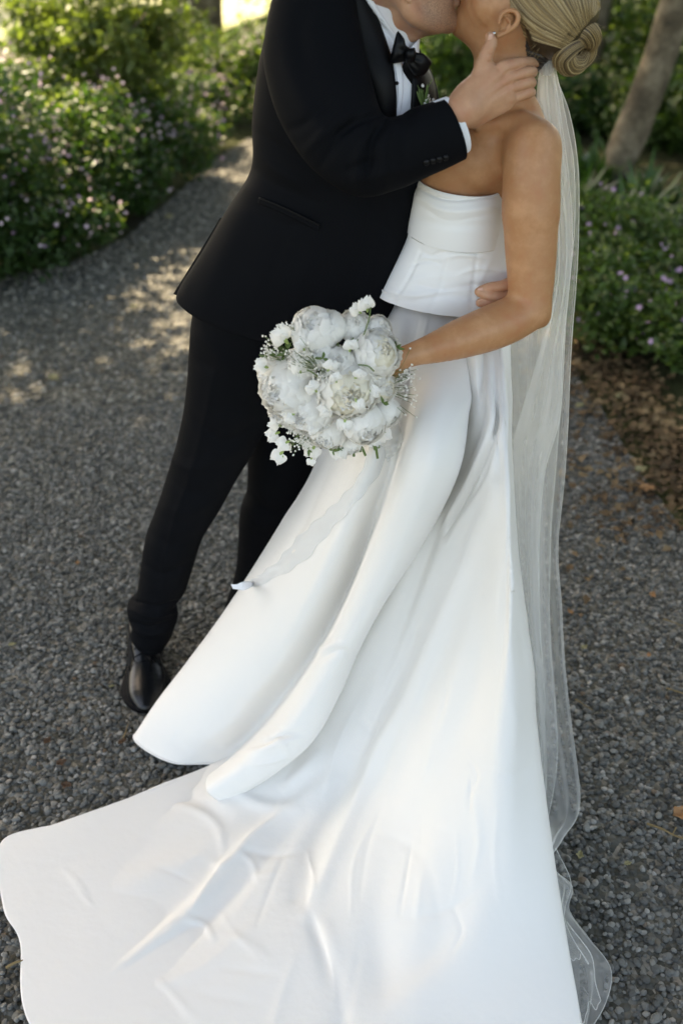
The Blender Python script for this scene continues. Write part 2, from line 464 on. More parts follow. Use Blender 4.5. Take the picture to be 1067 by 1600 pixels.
# ------------------------------------------------------------------ heads
def head_frame(f, up):
    f = np.array(f, float); f /= np.linalg.norm(f); up = np.array(up, float); up -= f * (up @ f); up /= np.linalg.norm(up)
    s = np.cross(up, f); return np.array([f, s, up])      # rows: forward, side(left of the person), up
def add_head(S, R, o, sc=1.0, male=True, ear=True):
    def L(x, y, z): return np.array(o) + (np.array([x, y, z]) * sc) @ R
    r = lambda *a: tuple(q * sc for q in a)
    S.ell(L(-.008, 0, .028), R, r(.097, .074, .088), .01)
    S.ell(L(.040, 0, -.030), R, r(.050, .056, .078), .03 * sc)
    for s in (-1, 1):
        S.chain([(L(-.012, s * .056, -.035), .016 * sc), (L(-.002, s * .053, -.066), .016 * sc), (L(.040, s * .032, -.094), .015 * sc), (L(.074, s * .008, -.101), .015 * sc)], .022 * sc)
        S.ell(L(.060, s * .036, -.018), R, r(.022, .020, .018), .02 * sc)                 # cheekbone
        S.ell(L(.083, s * .031, .006), R, r(.014, .017, .012), .006 * sc, True)           # socket
        S.ell(L(.072, s * .031, .004), R, r(.0135, .015, .0115), .003 * sc)               # closed lid
        S.seg(L(.086, s * .012, .022), L(.076, s * .045, .024), .007 * sc, .005 * sc, .012 * sc)   # brow
        S.ell(L(.101, s * .011, -.037), R, r(.010, .008, .007), .005 * sc)
    S.ell(L(.030, 0, -.072), R, r(.052, .042, .030), .02 * sc)
    S.ell(L(.076, 0, -.101), R, r(.016, .019, .014), .012 * sc)
    S.chain([(L(.088, 0, .016), .008 * sc), (L(.104, 0, -.012), .0085 * sc), (L(.113, 0, -.033), .0105 * sc)], .010 * sc)
    S.seg(L(.093, .014, -.0600), L(.093, -.014, -.0600), .0065 * sc, .0065 * sc, .006 * sc)
    S.seg(L(.091, .013, -.0725), L(.091, -.013, -.0725), .0075 * sc, .0075 * sc, .006 * sc)
    S.seg(L(.102, .020, -.0665), L(.102, -.020, -.0665), .0022 * sc, .0022 * sc, .002 * sc, sub=True)
    if ear:
        for s in (-1, 1):
            rim = [(-.008, -.030), (.004, -.018), (.006, .004), (-.002, .022), (-.016, .028), (-.028, .018), (-.030, .002), (-.022, -.016), (-.012, -.030)]
            P = [(L(x + 0.002, s * (.078 + (.008 if x < -.01 else 0)), z - .012), (.0042 if x < -.01 else .003) * sc) for x, z in rim]
            S.ell(L(-.010, s * .074, -.012), R, r(.013, .007, .022), .005 * sc)
            S.chain(P, .003 * sc)
            S.ell(L(-.006, s * .083, -.013), R, r(.008, .005, .010), .004 * sc, True)

def px_seg(S, pts, k=.008, **kw):
    """pts: (px, py, Y, radius px)"""
    S.chain([(W(x, y, Y), r * mpp(x, y, Y)) for x, y, Y, r in pts], k, **kw)

# ================================================================== GROOM
groom = empty('person', tuple(G(300, 1060)), 'groom in black tuxedo and bow tie leaning in to kiss, hand on her neck', 'person')
yaw = math.radians(12); tl = math.radians(12)
fg = np.array([math.cos(yaw) * math.cos(tl), math.sin(yaw) * math.cos(tl), math.sin(tl)])
Rg = head_frame(fg, (-.3, 0, 1))
og = W(699, 32, 2.0) - (np.array([.074, 0, -.099]) @ Rg)
S = SDF((-.10, 1.80, 1.40), (.34, 2.22, 1.96), .0027)
add_head(S, Rg, og, 1.0, True)
px_seg(S, [(548, 30, 2.03, 50), (610, -16, 2.02, 49), (655, -50, 2.02, 50)], .02)
px_seg(S, [(618, 30, 1.975, 18), (655, 0, 1.972, 24)], .02)
px_seg(S, [(640, 52, 1.99, 14), (668, 20, 1.985, 22)], .02)
hV, hF = S.mesh()
# right hand, laid round her neck
S = SDF((.12, 1.79, 1.38), (.40, 1.99, 1.67), .0013)
px_seg(S, [(650, 208, 1.85, 20), (705, 182, 1.845, 25), (728, 168, 1.85, 28)], .008)
px_seg(S, [(728, 165, 1.858, 26), (772, 120, 1.868, 17)], .012)
px_seg(S, [(728, 170, 1.858, 25), (785, 145, 1.868, 17)], .012)
px_seg(S, [(735, 150, 1.862, 24), (765, 122, 1.868, 18)], .012)
px_seg(S, [(740, 185, 1.868, 15), (790, 160, 1.872, 13)], .012)
px_seg(S, [(728, 160, 1.860, 20), (750, 122, 1.868, 14), (757, 100, 1.872, 11)], .010)      # thenar
k = .0009
px_seg(S, [(752, 112, 1.868, 13.5), (760, 84, 1.866, 10.5), (767, 68, 1.868, 9.5), (765, 58, 1.872, 7.5)], .006)   # thumb
px_seg(S, [(772, 117, 1.866, 13), (790, 105, 1.866, 10.5), (814, 98, 1.880, 8.2), (828, 97, 1.915, 7.5), (843, 99, 1.948, 5.5)], .0012)
px_seg(S, [(776, 130, 1.865, 12), (797, 121, 1.863, 9), (826, 112, 1.876, 8.0), (832, 113, 1.91, 7.5), (826, 118, 1.95, 7)], k)
px_seg(S, [(778, 143, 1.867, 11), (799, 137, 1.866, 8.8), (825, 129, 1.878, 7.9), (830, 130, 1.91, 7.6), (824, 134, 1.95, 7)], k)
px_seg(S, [(780, 158, 1.870, 10), (801, 153, 1.870, 8.6), (824, 145, 1.880, 7.6), (830, 145, 1.905, 7), (823, 148, 1.94, 6)], k)
for a, b in (((790, 111.5), (836, 103.5)), ((797, 128.5), (836, 120.5)), ((800, 145), (835, 137)), ((762, 96), (780, 100))):   # creases between the fingers
    pa, pb = W(*a, 1.854), W(*b, 1.868); S.seg(pa, pb, .0011, .0016, .0012, side=(0, 1, 0), q=4.0, sub=True)
for x, y in ((786, 104), (793, 121), (795, 137), (795, 152)):                                       # knuckles
    S.ell(W(x, y, 1.860), np.eye(3), (.010, .006, .009), .006)
for a, b in (((738, 150), (783, 112)), ((742, 160), (788, 128)), ((745, 170), (789, 143))):          # tendons
    S.seg(W(*a, 1.8405), W(*b, 1.8545), .0045, .0035, .007)
nV, nF = S.mesh()
nV = crease(nV, nF, [((( 757, 83), (772, 87)), -.0008, 1.6), (((758, 79), (772, 82)), -.0006, 1.4), (((812, 92), (816, 104)), -.0007, 1.8), (((813, 110), (815, 118)), -.0006, 1.6), (((812, 127), (814, 135)), -.0006, 1.6)])
# thumb nail
# left hand: finger tips that come round her waist
S = SDF((.18, 1.72, .98), (.42, 2.10, 1.22), .0019)
px_seg(S, [(836, 434, 1.98, 26), (811, 449, 1.90, 24)], .01)
px_seg(S, [(808, 439, 1.863, 12), (786, 446, 1.850, 8.6), (766, 449, 1.844, 8.0), (752, 453, 1.844, 7)], .002)
px_seg(S, [(811, 456, 1.863, 12), (786, 464, 1.848, 8.8), (764, 462, 1.840, 8.2), (748, 456, 1.840, 7.2)], .002)
px_seg(S, [(811, 468, 1.863, 12), (786, 476, 1.848, 8.4), (761, 474, 1.840, 7.8), (750, 473, 1.840, 7)], .002)
lV, lF = S.mesh()
# inside of the clothes: coarse torso, arms and legs
S = SDF((-.62, 1.66, .04), (.42, 2.40, 1.68), .009)
S.chain([(W(560, 60, 2.03), .075), (W(530, 200, 2.03), .10), (W(510, 330, 2.03), .085), (W(420, 450, 2.04), .08)], .05, side=(1, .2, 0), q=1.15)
S.chain([(W(490, 40, 1.95), .055), (W(520, 235, 1.84), .040), (W(690, 195, 1.835), .026)], .03)
S.chain([(W(560, 40, 2.14), .055), (W(700, 260, 2.22), .040), (W(830, 430, 1.99), .026)], .03)
S.chain([(W(385, 500, 2.05), .06), (W(306, 770, 2.05), .040), (W(234, 990, 2.05), .028)], .02)
S.chain([(W(450, 540, 2.16), .06), (W(435, 790, 2.19), .045), (W(388, 1000, 2.19), .028)], .02)
bV, bF = S.mesh()
V, Fc = join_np([(hV, hF), (nV, nF), (lV, lF), (bV, bF)])
me = mesh_np('body', V, Fc); body_g = adopt(link('body', me, M['skin_groom']), groom)
co = (V - og) @ Rg.T; bw = np.clip((-.040 - co[:, 2] + co[:, 0] * .12) / .02, 0, 1) * np.clip((co[:, 0] + .004) / .03, 0, 1) * np.clip((co[:, 2] + .125) / .012, 0, 1) * (np.linalg.norm(co, axis=1) < .16)
at = me.attributes.new('beard', 'FLOAT', 'POINT'); at.data.foreach_set('value', (bw * .85).astype(np.float32))
# closed thumb and finger nails
M['nail'] = mat('finger_nail', (.62, .36, .27), .3, .5)
def nail(parent, x, y, Y, w, l, ang):
    c = W(x, y, Y); m_ = mpp(x, y, Y); a = math.radians(ang)
    ax = np.array([math.cos(a), 0, math.sin(a)]); bx = np.array([-math.sin(a), 0, math.cos(a)])
    g = [[c + ax * i * l * m_ + bx * j * w * m_ * (1 - .25 * (i > .5)) + np.array([0, .0022 * (j * j + .4 * i * i), 0]) for j in (-1, -.5, 0, .5, 1)] for i in (-1, -.4, .3, .9)]
    return sheet('fingernail', g, 8, 8, M['nail'], parent, .0006)
nail(groom, 766.5, 58.5, 1.8605, 4.0, 6.0, 85)
nail(groom, 750, 454, 1.8335, 3.8, 4.6, 190); nail(groom, 751, 472, 1.8340, 3.6, 4.4, 185)
# hair of the groom (mostly above the frame)
S = SDF((-.12, 1.84, 1.50), (.30, 2.20, 2.02), .005)
S.ell(og + np.array([-.018, 0, .040]) @ Rg, Rg, (.102, .081, .088), .01)
S.ell(og + np.array([.075, 0, -.035]) @ Rg, Rg, (.075, .12, .085), .01, True)
S.ell(og + np.array([-.02, 0, -.10]) @ Rg, Rg, (.10, .12, .070), .01, True)
V, Fc = S.mesh(); V = V + normals(V, Fc) * (fbm(V, 150, 3) * .0022)[:, None]
M['hair_dark'] = mat('brown_hair', (.035, .022, .014), .5, .4)
adopt(link('hair', mesh_np('hair', V, Fc), M['hair_dark']), groom)

# --- jacket body
tr = [((480, -130), (560, -125), 2.03, .04), ((436, -60), (584, -50), 2.03, .075), ((420, 30), (634, 55), 2.03, .10), ((402, 110), (673, 112), 2.03, .125),
      ((394, 190), (686, 175), 2.03, .125), ((392, 262), (670, 265), 2.03, .12), ((356, 325), (652, 335), 2.03, .115), ((316, 392), (632, 425), 2.03, .11),
      ((278, 456), (600, 520), 2.03, .105), ((283, 470), (590, 545), 2.03, .105)]
mm = 160
V, Fc = loft(tr, 200, mm, 2.2)
V, Fc = close_in(V, mm, True, .93, .05)
st = [(((398, 200), (440, 232), (500, 262)), -.004, 7), (((394, 225), (430, 262), (480, 290)), .005, 9), (((392, 262), (430, 290), (500, 318)), -.005, 9),
      (((376, 290), (430, 318)), .004, 9), (((365, 312), (440, 350), (520, 345)), -.003, 10),
      (((455, 345), (430, 420), (380, 525)), -.0025, 3), (((520, 330), (470, 440), (430, 560)), .003, 16), (((400, 300), (350, 400), (310, 485)), .004, 18),
      (((620, 300), (560, 420), (540, 520)), -.004, 16), (((600, 280), (640, 330)), .005, 10), (((560, 300), (620, 380)), -.004, 10)]
V = crease(V, Fc, st)
V = V + normals(V, Fc) * (fbm(V, 22, 5) * .0018)[:, None]
jacket = obj_loft('jacket', V, Fc, M['suit'], groom)
bv_j = BVHTree.FromPolygons([tuple(x) for x in V], [tuple(f) for f in Fc])
def drape(px, py, bv, off=.003, Y=None):
    d = ray(px, py); dn = d / np.linalg.norm(d)
    h = bv.ray_cast(Vector(CAM), Vector(dn))
    if h[0] is None or (Y is not None and False): return W(px, py, Y if Y else 2.0)
    return np.array(h[0]) - dn * off
def drape_sheet(name, left, right, bv, off, mat_, parent, n=40, m=8, thick=.0015, Yf=None, bulge=0, rows=None):
    L = arcresample(np.array(left, float), n); R = arcresample(np.array(right, float), n); A = []
    for i in range(n):
        row = []
        for j in range(m):
            t = j / (m - 1); p = L[i] * (1 - t) + R[i] * t
            row.append(drape(p[0], p[1], bv, off + bulge * math.sin(math.pi * t), Yf))
        A.append(row)
    A = np.array(A)
    for _ in range(3):                                  # relax depth so the cloth lies smooth
        A[1:-1] = (A[:-2] + 2 * A[1:-1] + A[2:]) / 4
    V = A.reshape(-1, 3); Fc = grid_faces(n, m)
    o = link(name, mesh_np(name, V, Fc), mat_); adopt(o, parent)
    md = o.modifiers.new('solid', 'SOLIDIFY'); md.thickness = thick; md.offset = 0
    return o, A
# back vent flap and hip pocket
A = [[drape(*p, bv_j, .004, 2.05) for p in r] for r in [[(352, 345), (372, 352)], [(322, 398), (350, 402)], [(281, 458), (322, 462)], [(287, 472), (325, 492)]]]
vf = [[W(345, 340, 2.05), W(365, 350, 2.02)], [W(318, 385, 2.06), W(345, 395, 2.03)], [W(275, 454, 2.08), W(320, 465, 2.04)], [W(274, 457, 2.08), W(320, 470, 2.04)]]
sheet('vent_flap', vf, 24, 8, M['suit'], groom, .003)
pw, _ = drape_sheet('hip_pocket', [(405, 309), (445, 325), (500, 352)], [(403, 317), (443, 334), (497, 361)], bv_j, .0045, M['suit'], groom, 30, 5, .003)
drape_sheet('pocket_edge', [(405, 308), (445, 324), (500, 351)], [(404, 310), (444, 326.5), (499, 353.5)], bv_j, .0075, M['lapel'], groom, 30, 4, .002)
# shirt front
drape_sheet('shirt_front', [(590, 30), (606, 85), (612, 130), (612, 192)], [(640, 60), (645, 92), (646, 125), (643, 192)], bv_j, .004, M['shirt'], groom, 40, 10, .002)
drape_sheet('placket', [(610, 85), (618, 110), (622, 145), (618, 190)], [(627, 90), (629, 115), (629, 150), (623, 190)], bv_j, .0075, M['shirt'], groom, 30, 5, .0015)
# lapels: near one broad and satin, far one dark against the garden
drape_sheet('lapel', [(508, -90), (528, -40), (545, 0), (563, 75), (583, 135), (596, 195)], [(560, -60), (570, -20), (578, -2), (609, 84), (618, 140), (618, 200)], bv_j, .010, M['lapel'], groom, 50, 12, .004, None, .005)
drape_sheet('lapel', [(632, 92), (643, 120), (643, 150), (640, 195)], [(652, 86), (672, 115), (680, 150), (676, 195)], bv_j, .011, M['lapel'], groom, 40, 10, .004, None, .005)

# collar round the tilted neck
def ring_band(name, rings, mat_, parent, thick, n=16, m=96, power=2.0):
    V, Fc = loft(rings, n, m, power)
    o = obj_loft(name, V, Fc, mat_, parent); md = o.modifiers.new('solid', 'SOLIDIFY'); md.thickness = thick; md.offset = 0
    return V, Fc
V, Fc = ring_band('collar', [((536, -100), (654, 64), 2.02, .066), ((528, -94), (648, 74), 2.02, .070), ((515, -84), (640, 88), 2.02, .078)], M['shirt'], groom, .003)
bv_c = BVHTree.FromPolygons([tuple(x) for x in V], [tuple(f) for f in Fc])
drape_sheet('collar_wing', [(560, -40), (585, 5), (608, 40), (630, 70), (637, 76)], [(570, -5), (590, 50), (606, 84), (620, 98), (634, 92)], bv_c, .006, M['shirt'], groom, 40, 8, .002, 1.955)
cw = [[W(640, 76, 1.955), W(650, 66, 1.965), W(655, 60, 1.99)], [W(642, 84, 1.955), W(650, 82, 1.96), W(654, 80, 1.985)], [W(645, 92, 1.96), W(650, 92, 1.965), W(654, 90, 1.985)]]
sheet('collar_wing', cw, 10, 10, M['shirt'], groom, .002)
# bow tie
def bow():
    Yb = 1.925
    me_parts = []
    V, Fc = loft([((622, 48), (619, 52), Yb, .002), ((631, 60), (610, 88), Yb - .004, .009), ((634, 70), (610, 99), Yb - .004, .010), ((641, 76), (632, 96), Yb, .008), ((647, 78), (641, 96), Yb, .006)], 40, 32)
    V = crease(V, Fc, [(((644, 86), (618, 74)), -.003, 3), (((644, 88), (620, 92)), -.003, 3)])
    o = obj_loft('bow_tie', V, Fc, M['bow'], groom, 32)
    V, Fc = loft([((640, 77), (636, 97), Yb, .006), ((652, 82), (640, 108), Yb - .003, .009), ((662, 84), (648, 118), Yb, .010), ((672, 94), (660, 118), Yb + .006, .007), ((674, 98), (673, 101), Yb + .008, .002)], 40, 32)
    V = crease(V, Fc, [(((642, 88), (662, 94)), -.003, 3), (((640, 92), (655, 108)), -.003, 3)])
    obj_loft('bow_tie', V, Fc, M['bow'], groom, 32)
    V, Fc = loft([((630, 98), (640, 90), Yb + .006, .004), ((628, 106), (660, 100), Yb + .008, .007), ((632, 122), (655, 116), Yb + .012, .007), ((638, 134), (646, 130), Yb + .012, .003)], 30, 32)
    obj_loft('bow_tie', V, Fc, M['bow'], groom, 32)
    V, Fc = loft([((635, 78), (648, 75), Yb - .010, .006), ((632, 86), (650, 84), Yb - .013, .009), ((634, 97), (648, 95), Yb - .010, .006)], 24, 24)
    obj_loft('bow_knot', V, Fc, M['bow'], groom, 24)
bow()
def ball(name, c, r, mat_, parent, seg=10, squash=1):
    bm = bmesh.new(); bmesh.ops.create_uvsphere(bm, u_segments=seg, v_segments=max(6, seg - 2), radius=r)
    for v in bm.verts: v.co.y *= squash
    me = bpy.data.meshes.new(name); bm.to_mesh(me); bm.free()
    o = link(name, me, mat_); o.location = Vector(c)
    if parent is not None: adopt(o, parent); 
    return o
M['button'] = mat('black_button', (.003, .003, .004), .4, .2)
ball('shirt_stud', drape(620, 130, bv_j, .010), .0034, M['button'], groom, 12, .5)
# sleeves
sl = [((440, -60), (560, -110), 1.96, .06), ((418, 40), (556, -20), 1.93, .068), ((416, 115), (566, 60), 1.895, .068), ((440, 195), (580, 125), 1.855, .064),
      ((486, 262), (598, 178), 1.83, .062), ((552, 304), (628, 180), 1.822, .058), ((612, 296), (652, 168), 1.826, .053), ((672, 272), (676, 160), 1.835, .048),
      ((724, 249), (691, 154), 1.848, .043)]
V, Fc = loft(sl, 240, 128, 2.1)
V, Fc = close_in(V, 128, True, .9, .04)
st = [(((600, 190), (580, 225), (575, 290)), -.008, 6), (((585, 190), (560, 240), (560, 300)), .006, 7), (((612, 186), (600, 230), (600, 295)), .005, 7),
      (((560, 180), (530, 215), (500, 262)), -.006, 7), (((545, 170), (510, 205), (475, 240)), .005, 8), (((600, 178), (560, 190), (520, 215)), -.006, 6),
      (((520, 150), (480, 190), (450, 205)), -.004, 8), (((640, 175), (630, 230), (640, 288)), -.004, 9), (((440, 60), (470, 150), (520, 230)), .004, 16),
      (((690, 170), (690, 210), (705, 255)), -.002, 8), (((530, 285), (580, 275), (640, 262)), .004, 9), (((540, 265), (590, 250)), -.005, 7), (((500, -20), (470, 40), (480, 100)), -.004, 14)]
V = crease(V, Fc, st); V = V + normals(V, Fc) * (fbm(V, 26, 9) * .0018)[:, None]
obj_loft('sleeve', V, Fc, M['suit'], groom)
bv_s = BVHTree.FromPolygons([tuple(x) for x in V], [tuple(f) for f in Fc])
for x, y in ((666, 254), (676, 251.5), (686, 249), (696, 246.5)):
    ball('sleeve_button', drape(x, y, bv_s, .002), .0055, M['button'], groom, 14, .45)
V, Fc = ring_band('shirt_cuff', [((706, 242), (676, 160), 1.842, .036), ((720, 243), (688, 155), 1.850, .036), ((729, 237), (697, 152), 1.855, .037)], M['shirt'], groom, .0022, 20)
M['silver'] = mat('silver', (.6, .6, .58), .25, .5, Metallic=1.0)
ball('cufflink', W(726, 243, 1.835), .0045, M['silver'], groom, 12, .6)
# far sleeve (behind the two of them)
V, Fc = loft([((520, 60), (620, -40), 2.12, .06), ((600, 260), (690, 180), 2.20, .06), ((680, 330), (740, 270), 2.24, .055), ((760, 420), (790, 360), 2.14, .048), ((815, 462), (838, 420), 2.02, .040)], 90, 64)
V, Fc = close_in(V, 64, True, .9, .03); obj_loft('sleeve', V, Fc, M['suit'], groom)
# trousers
def trouser_leg(rows, strokes, seed):
    V, Fc = loft(rows, 260, 128, 2.1); V, Fc = close_in(V, 128, True, .93, .03)
    V = crease(V, Fc, strokes); V = V + normals(V, Fc) * (fbm(V, 24, seed) * .0020)[:, None]
    return V, Fc
near = [((318, 430), (520, 430), 2.05, .10), ((304, 478), (500, 500), 2.05, .10), ((298, 520), (470, 560), 2.05, .10), ((290, 618), (430, 640), 2.05, .095), ((276, 690), (398, 700), 2.05, .085), ((261, 742), (370, 745), 2.05, .08), ((246, 790), (345, 792), 2.05, .075),
        ((229, 835), (318, 838), 2.05, .07), ((221, 880), (303, 882), 2.05, .066), ((216, 915), (290, 922), 2.05, .062), ((211, 932), (277, 940), 2.05, .058), ((200, 943), (277, 950), 2.05, .064), ((201, 958), (278, 966), 2.05, .062), ((207, 978), (272, 984), 2.05, .055), ((205, 992), (266, 998), 2.05, .054), ((212, 1006), (258, 1011), 2.045, .048)]
st = [(((204, 936), (240, 950), (282, 940)), -.012, 4), (((200, 950), (235, 962), (280, 955)), .008, 4), (((203, 972), (235, 980), (274, 970)), -.008, 4), (((204, 984), (235, 992), (268, 984)), .005, 4), (((225, 880), (255, 897), (300, 880)), -.006, 6), (((250, 700), (300, 730), (380, 700)), .006, 9), (((300, 650), (350, 690), (410, 660)), -.007, 9), (((225, 905), (255, 925), (288, 918)), .003, 8), (((204, 968), (240, 985), (268, 975)), -.004, 5),
      (((340, 560), (310, 700), (262, 860), (250, 980)), .003, 5), (((262, 745), (300, 770), (340, 760)), -.005, 10), (((250, 790), (290, 800), (330, 780)), .005, 10), (((300, 560), (340, 580)), -.004, 10),
      (((295, 620), (340, 640), (400, 620)), -.003, 14), (((300, 520), (330, 540), (360, 580)), .004, 12), (((232, 835), (270, 850), (310, 838)), -.004, 9), (((415, 560), (400, 640), (388, 700)), -.004, 14)]
p1 = trouser_leg(near, st, 11)
far = [((330, 440), (560, 440), 2.14, .10), ((360, 560), (540, 580), 2.17, .10), ((388, 650), (520, 660), 2.19, .09), ((387, 715), (505, 715), 2.19, .085), ((386, 765), (495, 765), 2.19, .08), ((376, 797), (485, 800), 2.19, .075), ((369, 886), (460, 895), 2.19, .07), ((352, 950), (440, 965), 2.19, .065), ((345, 985), (430, 1000), 2.19, .06), ((348, 1030), (415, 1040), 2.18, .055)]
st = [(((388, 765), (420, 800), (470, 790)), -.006, 8), (((380, 790), (410, 820), (460, 820)), .005, 9), (((370, 860), (400, 880), (430, 870)), -.004, 9)]
p2 = trouser_leg(far, st, 12)
V, Fc = join_np([p1, p2]); obj_loft('trousers', V, Fc, M['trouser'], groom)
# shoes
def shoe(heel, toe, name='shoe', sc=1.38, lace=True):
    heel, toe = np.array(heel), np.array(toe); ax = toe - heel; ln = np.linalg.norm(ax); ax /= ln; sd_ = np.array([ax[1], -ax[0], 0])
    def L(a, b, c): return heel + ax * a * ln + sd_ * b * sc + np.array([0, 0, c])
    lo = np.minimum(heel, toe) - .09; hi = np.maximum(heel, toe) + .09; lo[2] = .0; hi[2] = .17
    S = SDF(lo, hi, .0026); R = np.array([ax, sd_, [0, 0, 1]])
    S.chain([(L(0.02, 0, .045), .038), (L(.30, 0, .042), .042), (L(.62, -.002, .034), .050), (L(.82, 0, .027), .048), (L(.97, .001, .022), .031)], .02, side=(0, 0, 1), q=.66)
    S.chain([(L(.02, 0, .10), .030), (L(.05, 0, .055), .030)], .02)
    S.chain([(L(.12, 0, .105), .036), (L(.35, 0, .080), .033), (L(.60, 0, .042), .028)], .02)
    X = S.lo[2] + S.h * np.arange(S.dim[2]); S.D = np.maximum(S.D, (.018 - X)[None, None, :].astype(np.float32))
    V, Fc = S.mesh()
    o = adopt(link(name, mesh_np(name, V, Fc), M['shoe']), groom)
    bv = BVHTree.FromPolygons([tuple(x) for x in V], [tuple(f) for f in Fc])
    # welted sole
    prof = [(-.06, .0), (-.05, .022), (.06, .034), (.25, .032), (.42, .036), (.62, .047), (.78, .048), (.92, .038), (1.03, .020), (1.06, 0)]
    out = catmull(np.array(prof), 28); ring = [(a, b) for a, b in out] + [(a, -b) for a, b in out[::-1][1:-1]]
    n = len(ring); VV = []
    for z in (.002, .004, .018, .020):
        k = 1.0 if z in (.004, .018) else .985
        VV += [L((a - .5) * k + .5, b * k, z) for a, b in ring]
    Fq = grid_faces(4, n, True); me = mesh_np('sole', np.array(VV), Fq); bm = bmesh.new(); bm.from_mesh(me)
    bmesh.ops.holes_fill(bm, edges=[e for e in bm.edges if e.is_boundary], sides=0); bmesh.ops.recalc_face_normals(bm, faces=bm.faces); bm.to_mesh(me); bm.free()
    so_ = link('sole', me, M['sole'], smooth=False); so_.parent = o
    def dr(a, b, off=.0012):
        h = bv.ray_cast(Vector(L(a, b, .3)), Vector((0, 0, -1)))
        return (np.array(h[0]) if h[0] is not None else L(a, b, .05)) + np.array([0, 0, off])
    if lace:
        parts = []
        for i, a in enumerate((.30, .37, .44, .51)):
            parts.append(tube_np([dr(a, -.016), dr(a + .01, -.006, .003), dr(a + .01, .006, .003), dr(a, .016)], .0016, 6, 12))
        for P in ([dr(.51, 0, .003), dr(.50, -.02, .004), dr(.58, -.032), dr(.44, -.030)], [dr(.51, 0, .003), dr(.52, .02, .004), dr(.60, .028), dr(.50, .030)], [dr(.52, 0, .003), dr(.60, -.012), dr(.70, -.012)]):
            parts.append(tube_np(P, .0013, 6, 20))
        # stitched edges of the facing and of the toe cap
        for P in ([dr(.18, -.022, 0), dr(.40, -.020, 0), (dr(.56, -.016, 0)), dr(.58, 0, 0), dr(.56, .016, 0), dr(.40, .020, 0), dr(.18, .022, 0)], [dr(.52, -.036, 0), dr(.57, -.02, 0), dr(.585, 0, 0), dr(.57, .02, 0), dr(.52, .036, 0)]):
            parts.append(tube_np(P, .0011, 6, 40))
        V, Fc = join_np(parts); c = link('shoelace', mesh_np('shoelace', V, Fc), M['sole']); c.parent = o
    o.matrix_parent_inverse = Matrix.Translation(-Vector(groom.location))
    return o
shoe(G(226, 1012), G(232, 1110))
shoe(G(395, 985), G(420, 1060), lace=False)

# boutonniere
def leaf_np(c, d, up, l, wd, fold=.25, bend=.15):
    d = np.array(d, float); d /= np.linalg.norm(d); s = np.cross(d, up); s /= np.linalg.norm(s) + 1e-9; n = np.cross(s, d)
    V = []
    for t, ww in ((0, .08), (.3, .8), (.6, .9), (.85, .5), (1, .02)):
        p = c + d * l * t - n * bend * l * t * t
        V += [p - s * wd * ww * .5 + n * fold * wd * ww * .5, p, p + s * wd * ww * .5 + n * fold * wd * ww * .5]
    return np.array(V), grid_faces(5, 3)
bq = []
base = drape(662, 168, bv_j, .022)
for i in range(11):
    a = RNG.uniform(-.9, .7); d = np.array([math.sin(a) * .6, -.25, 1.0]); bq.append(leaf_np(base + RNG.normal(0, .003, 3), d, np.array([0, -1, .1]) + RNG.normal(0, .3, 3), RNG.uniform(.025, .05), .005))
for P in ([base, base + [.004, -.006, .03], base + [.012, -.008, .05]], [base, base + [-.006, -.006, .025], base + [-.014, -.008, .04]]): bq.append(tube_np(P, .0007, 5, 10))
V, Fc = join_np(bq); bo = adopt(link('boutonniere', mesh_np('boutonniere', V, Fc), M['stem']), groom)
def tiny_flowers(cs, r):
    parts = []
    for c in cs:
        bm = bmesh.new(); bmesh.ops.create_icosphere(bm, subdivisions=1, radius=r); V = np.array([v.co[:] for v in bm.verts]); V *= (1 + RNG.normal(0, .15, (len(V), 1))); Fc = np.array([[v.index for v in f.verts] for f in bm.faces]); bm.free()
        parts.append((V + c, Fc))
    return join_np(parts)
cs = [drape(x, y, bv_j, .032) for x, y in ((668, 149), (670, 155), (677, 156), (666, 157), (672, 160), (660, 134), (664, 162))]
V, Fc = tiny_flowers(cs, .0035); c = link('blossom', mesh_np('blossom', V, Fc), M['petal']); c.parent = bo
bo.matrix_parent_inverse = Matrix.Translation(-Vector(groom.location))

# ================================================================== BRIDE
bride = empty('person', tuple(G(600, 1180)), 'bride in strapless ivory satin gown with long veil, hair in a low bun', 'person')
S = SDF((.00, 1.60, 1.02), (.46, 2.24, 1.88), .0027)
tl = math.radians(42); yw = math.radians(28)
fb = np.array([-math.cos(yw) * math.cos(tl), math.sin(yw) * math.cos(tl), math.sin(tl)])
Rb = head_frame(fb, (.6, 0, 1))
ob = W(722, 34, 2.015) - (np.array([.076, 0, -.101]) * .93 @ Rb)
add_head(S, Rb, ob, .93, False, ear=False)
ear_c = np.array([-.008, .075, -.012]) * .93 @ Rb + ob
# jaw, cheek and neck seen from her left
px_seg(S, [(721, 36, 2.01, 14), (745, 28, 1.985, 30), (770, 8, 1.955, 40)], .02)
px_seg(S, [(726, 18, 2.0, 8), (735, 2, 2.0, 16), (745, -20, 2.0, 26)], .015)
px_seg(S, [(720, 38, 2.01, 12), (748, 60, 1.98, 12), (778, 52, 1.935, 12), (784, 38, 1.925, 10)], .018)
px_seg(S, [(796, 0, 1.972, 40), (793, 50, 1.972, 40), (786, 105, 1.970, 46), (784, 150, 1.972, 45), (784, 190, 1.975, 48)], .03)
px_seg(S, [(816, 30, 1.985, 28), (808, 80, 1.98, 24)], .02)
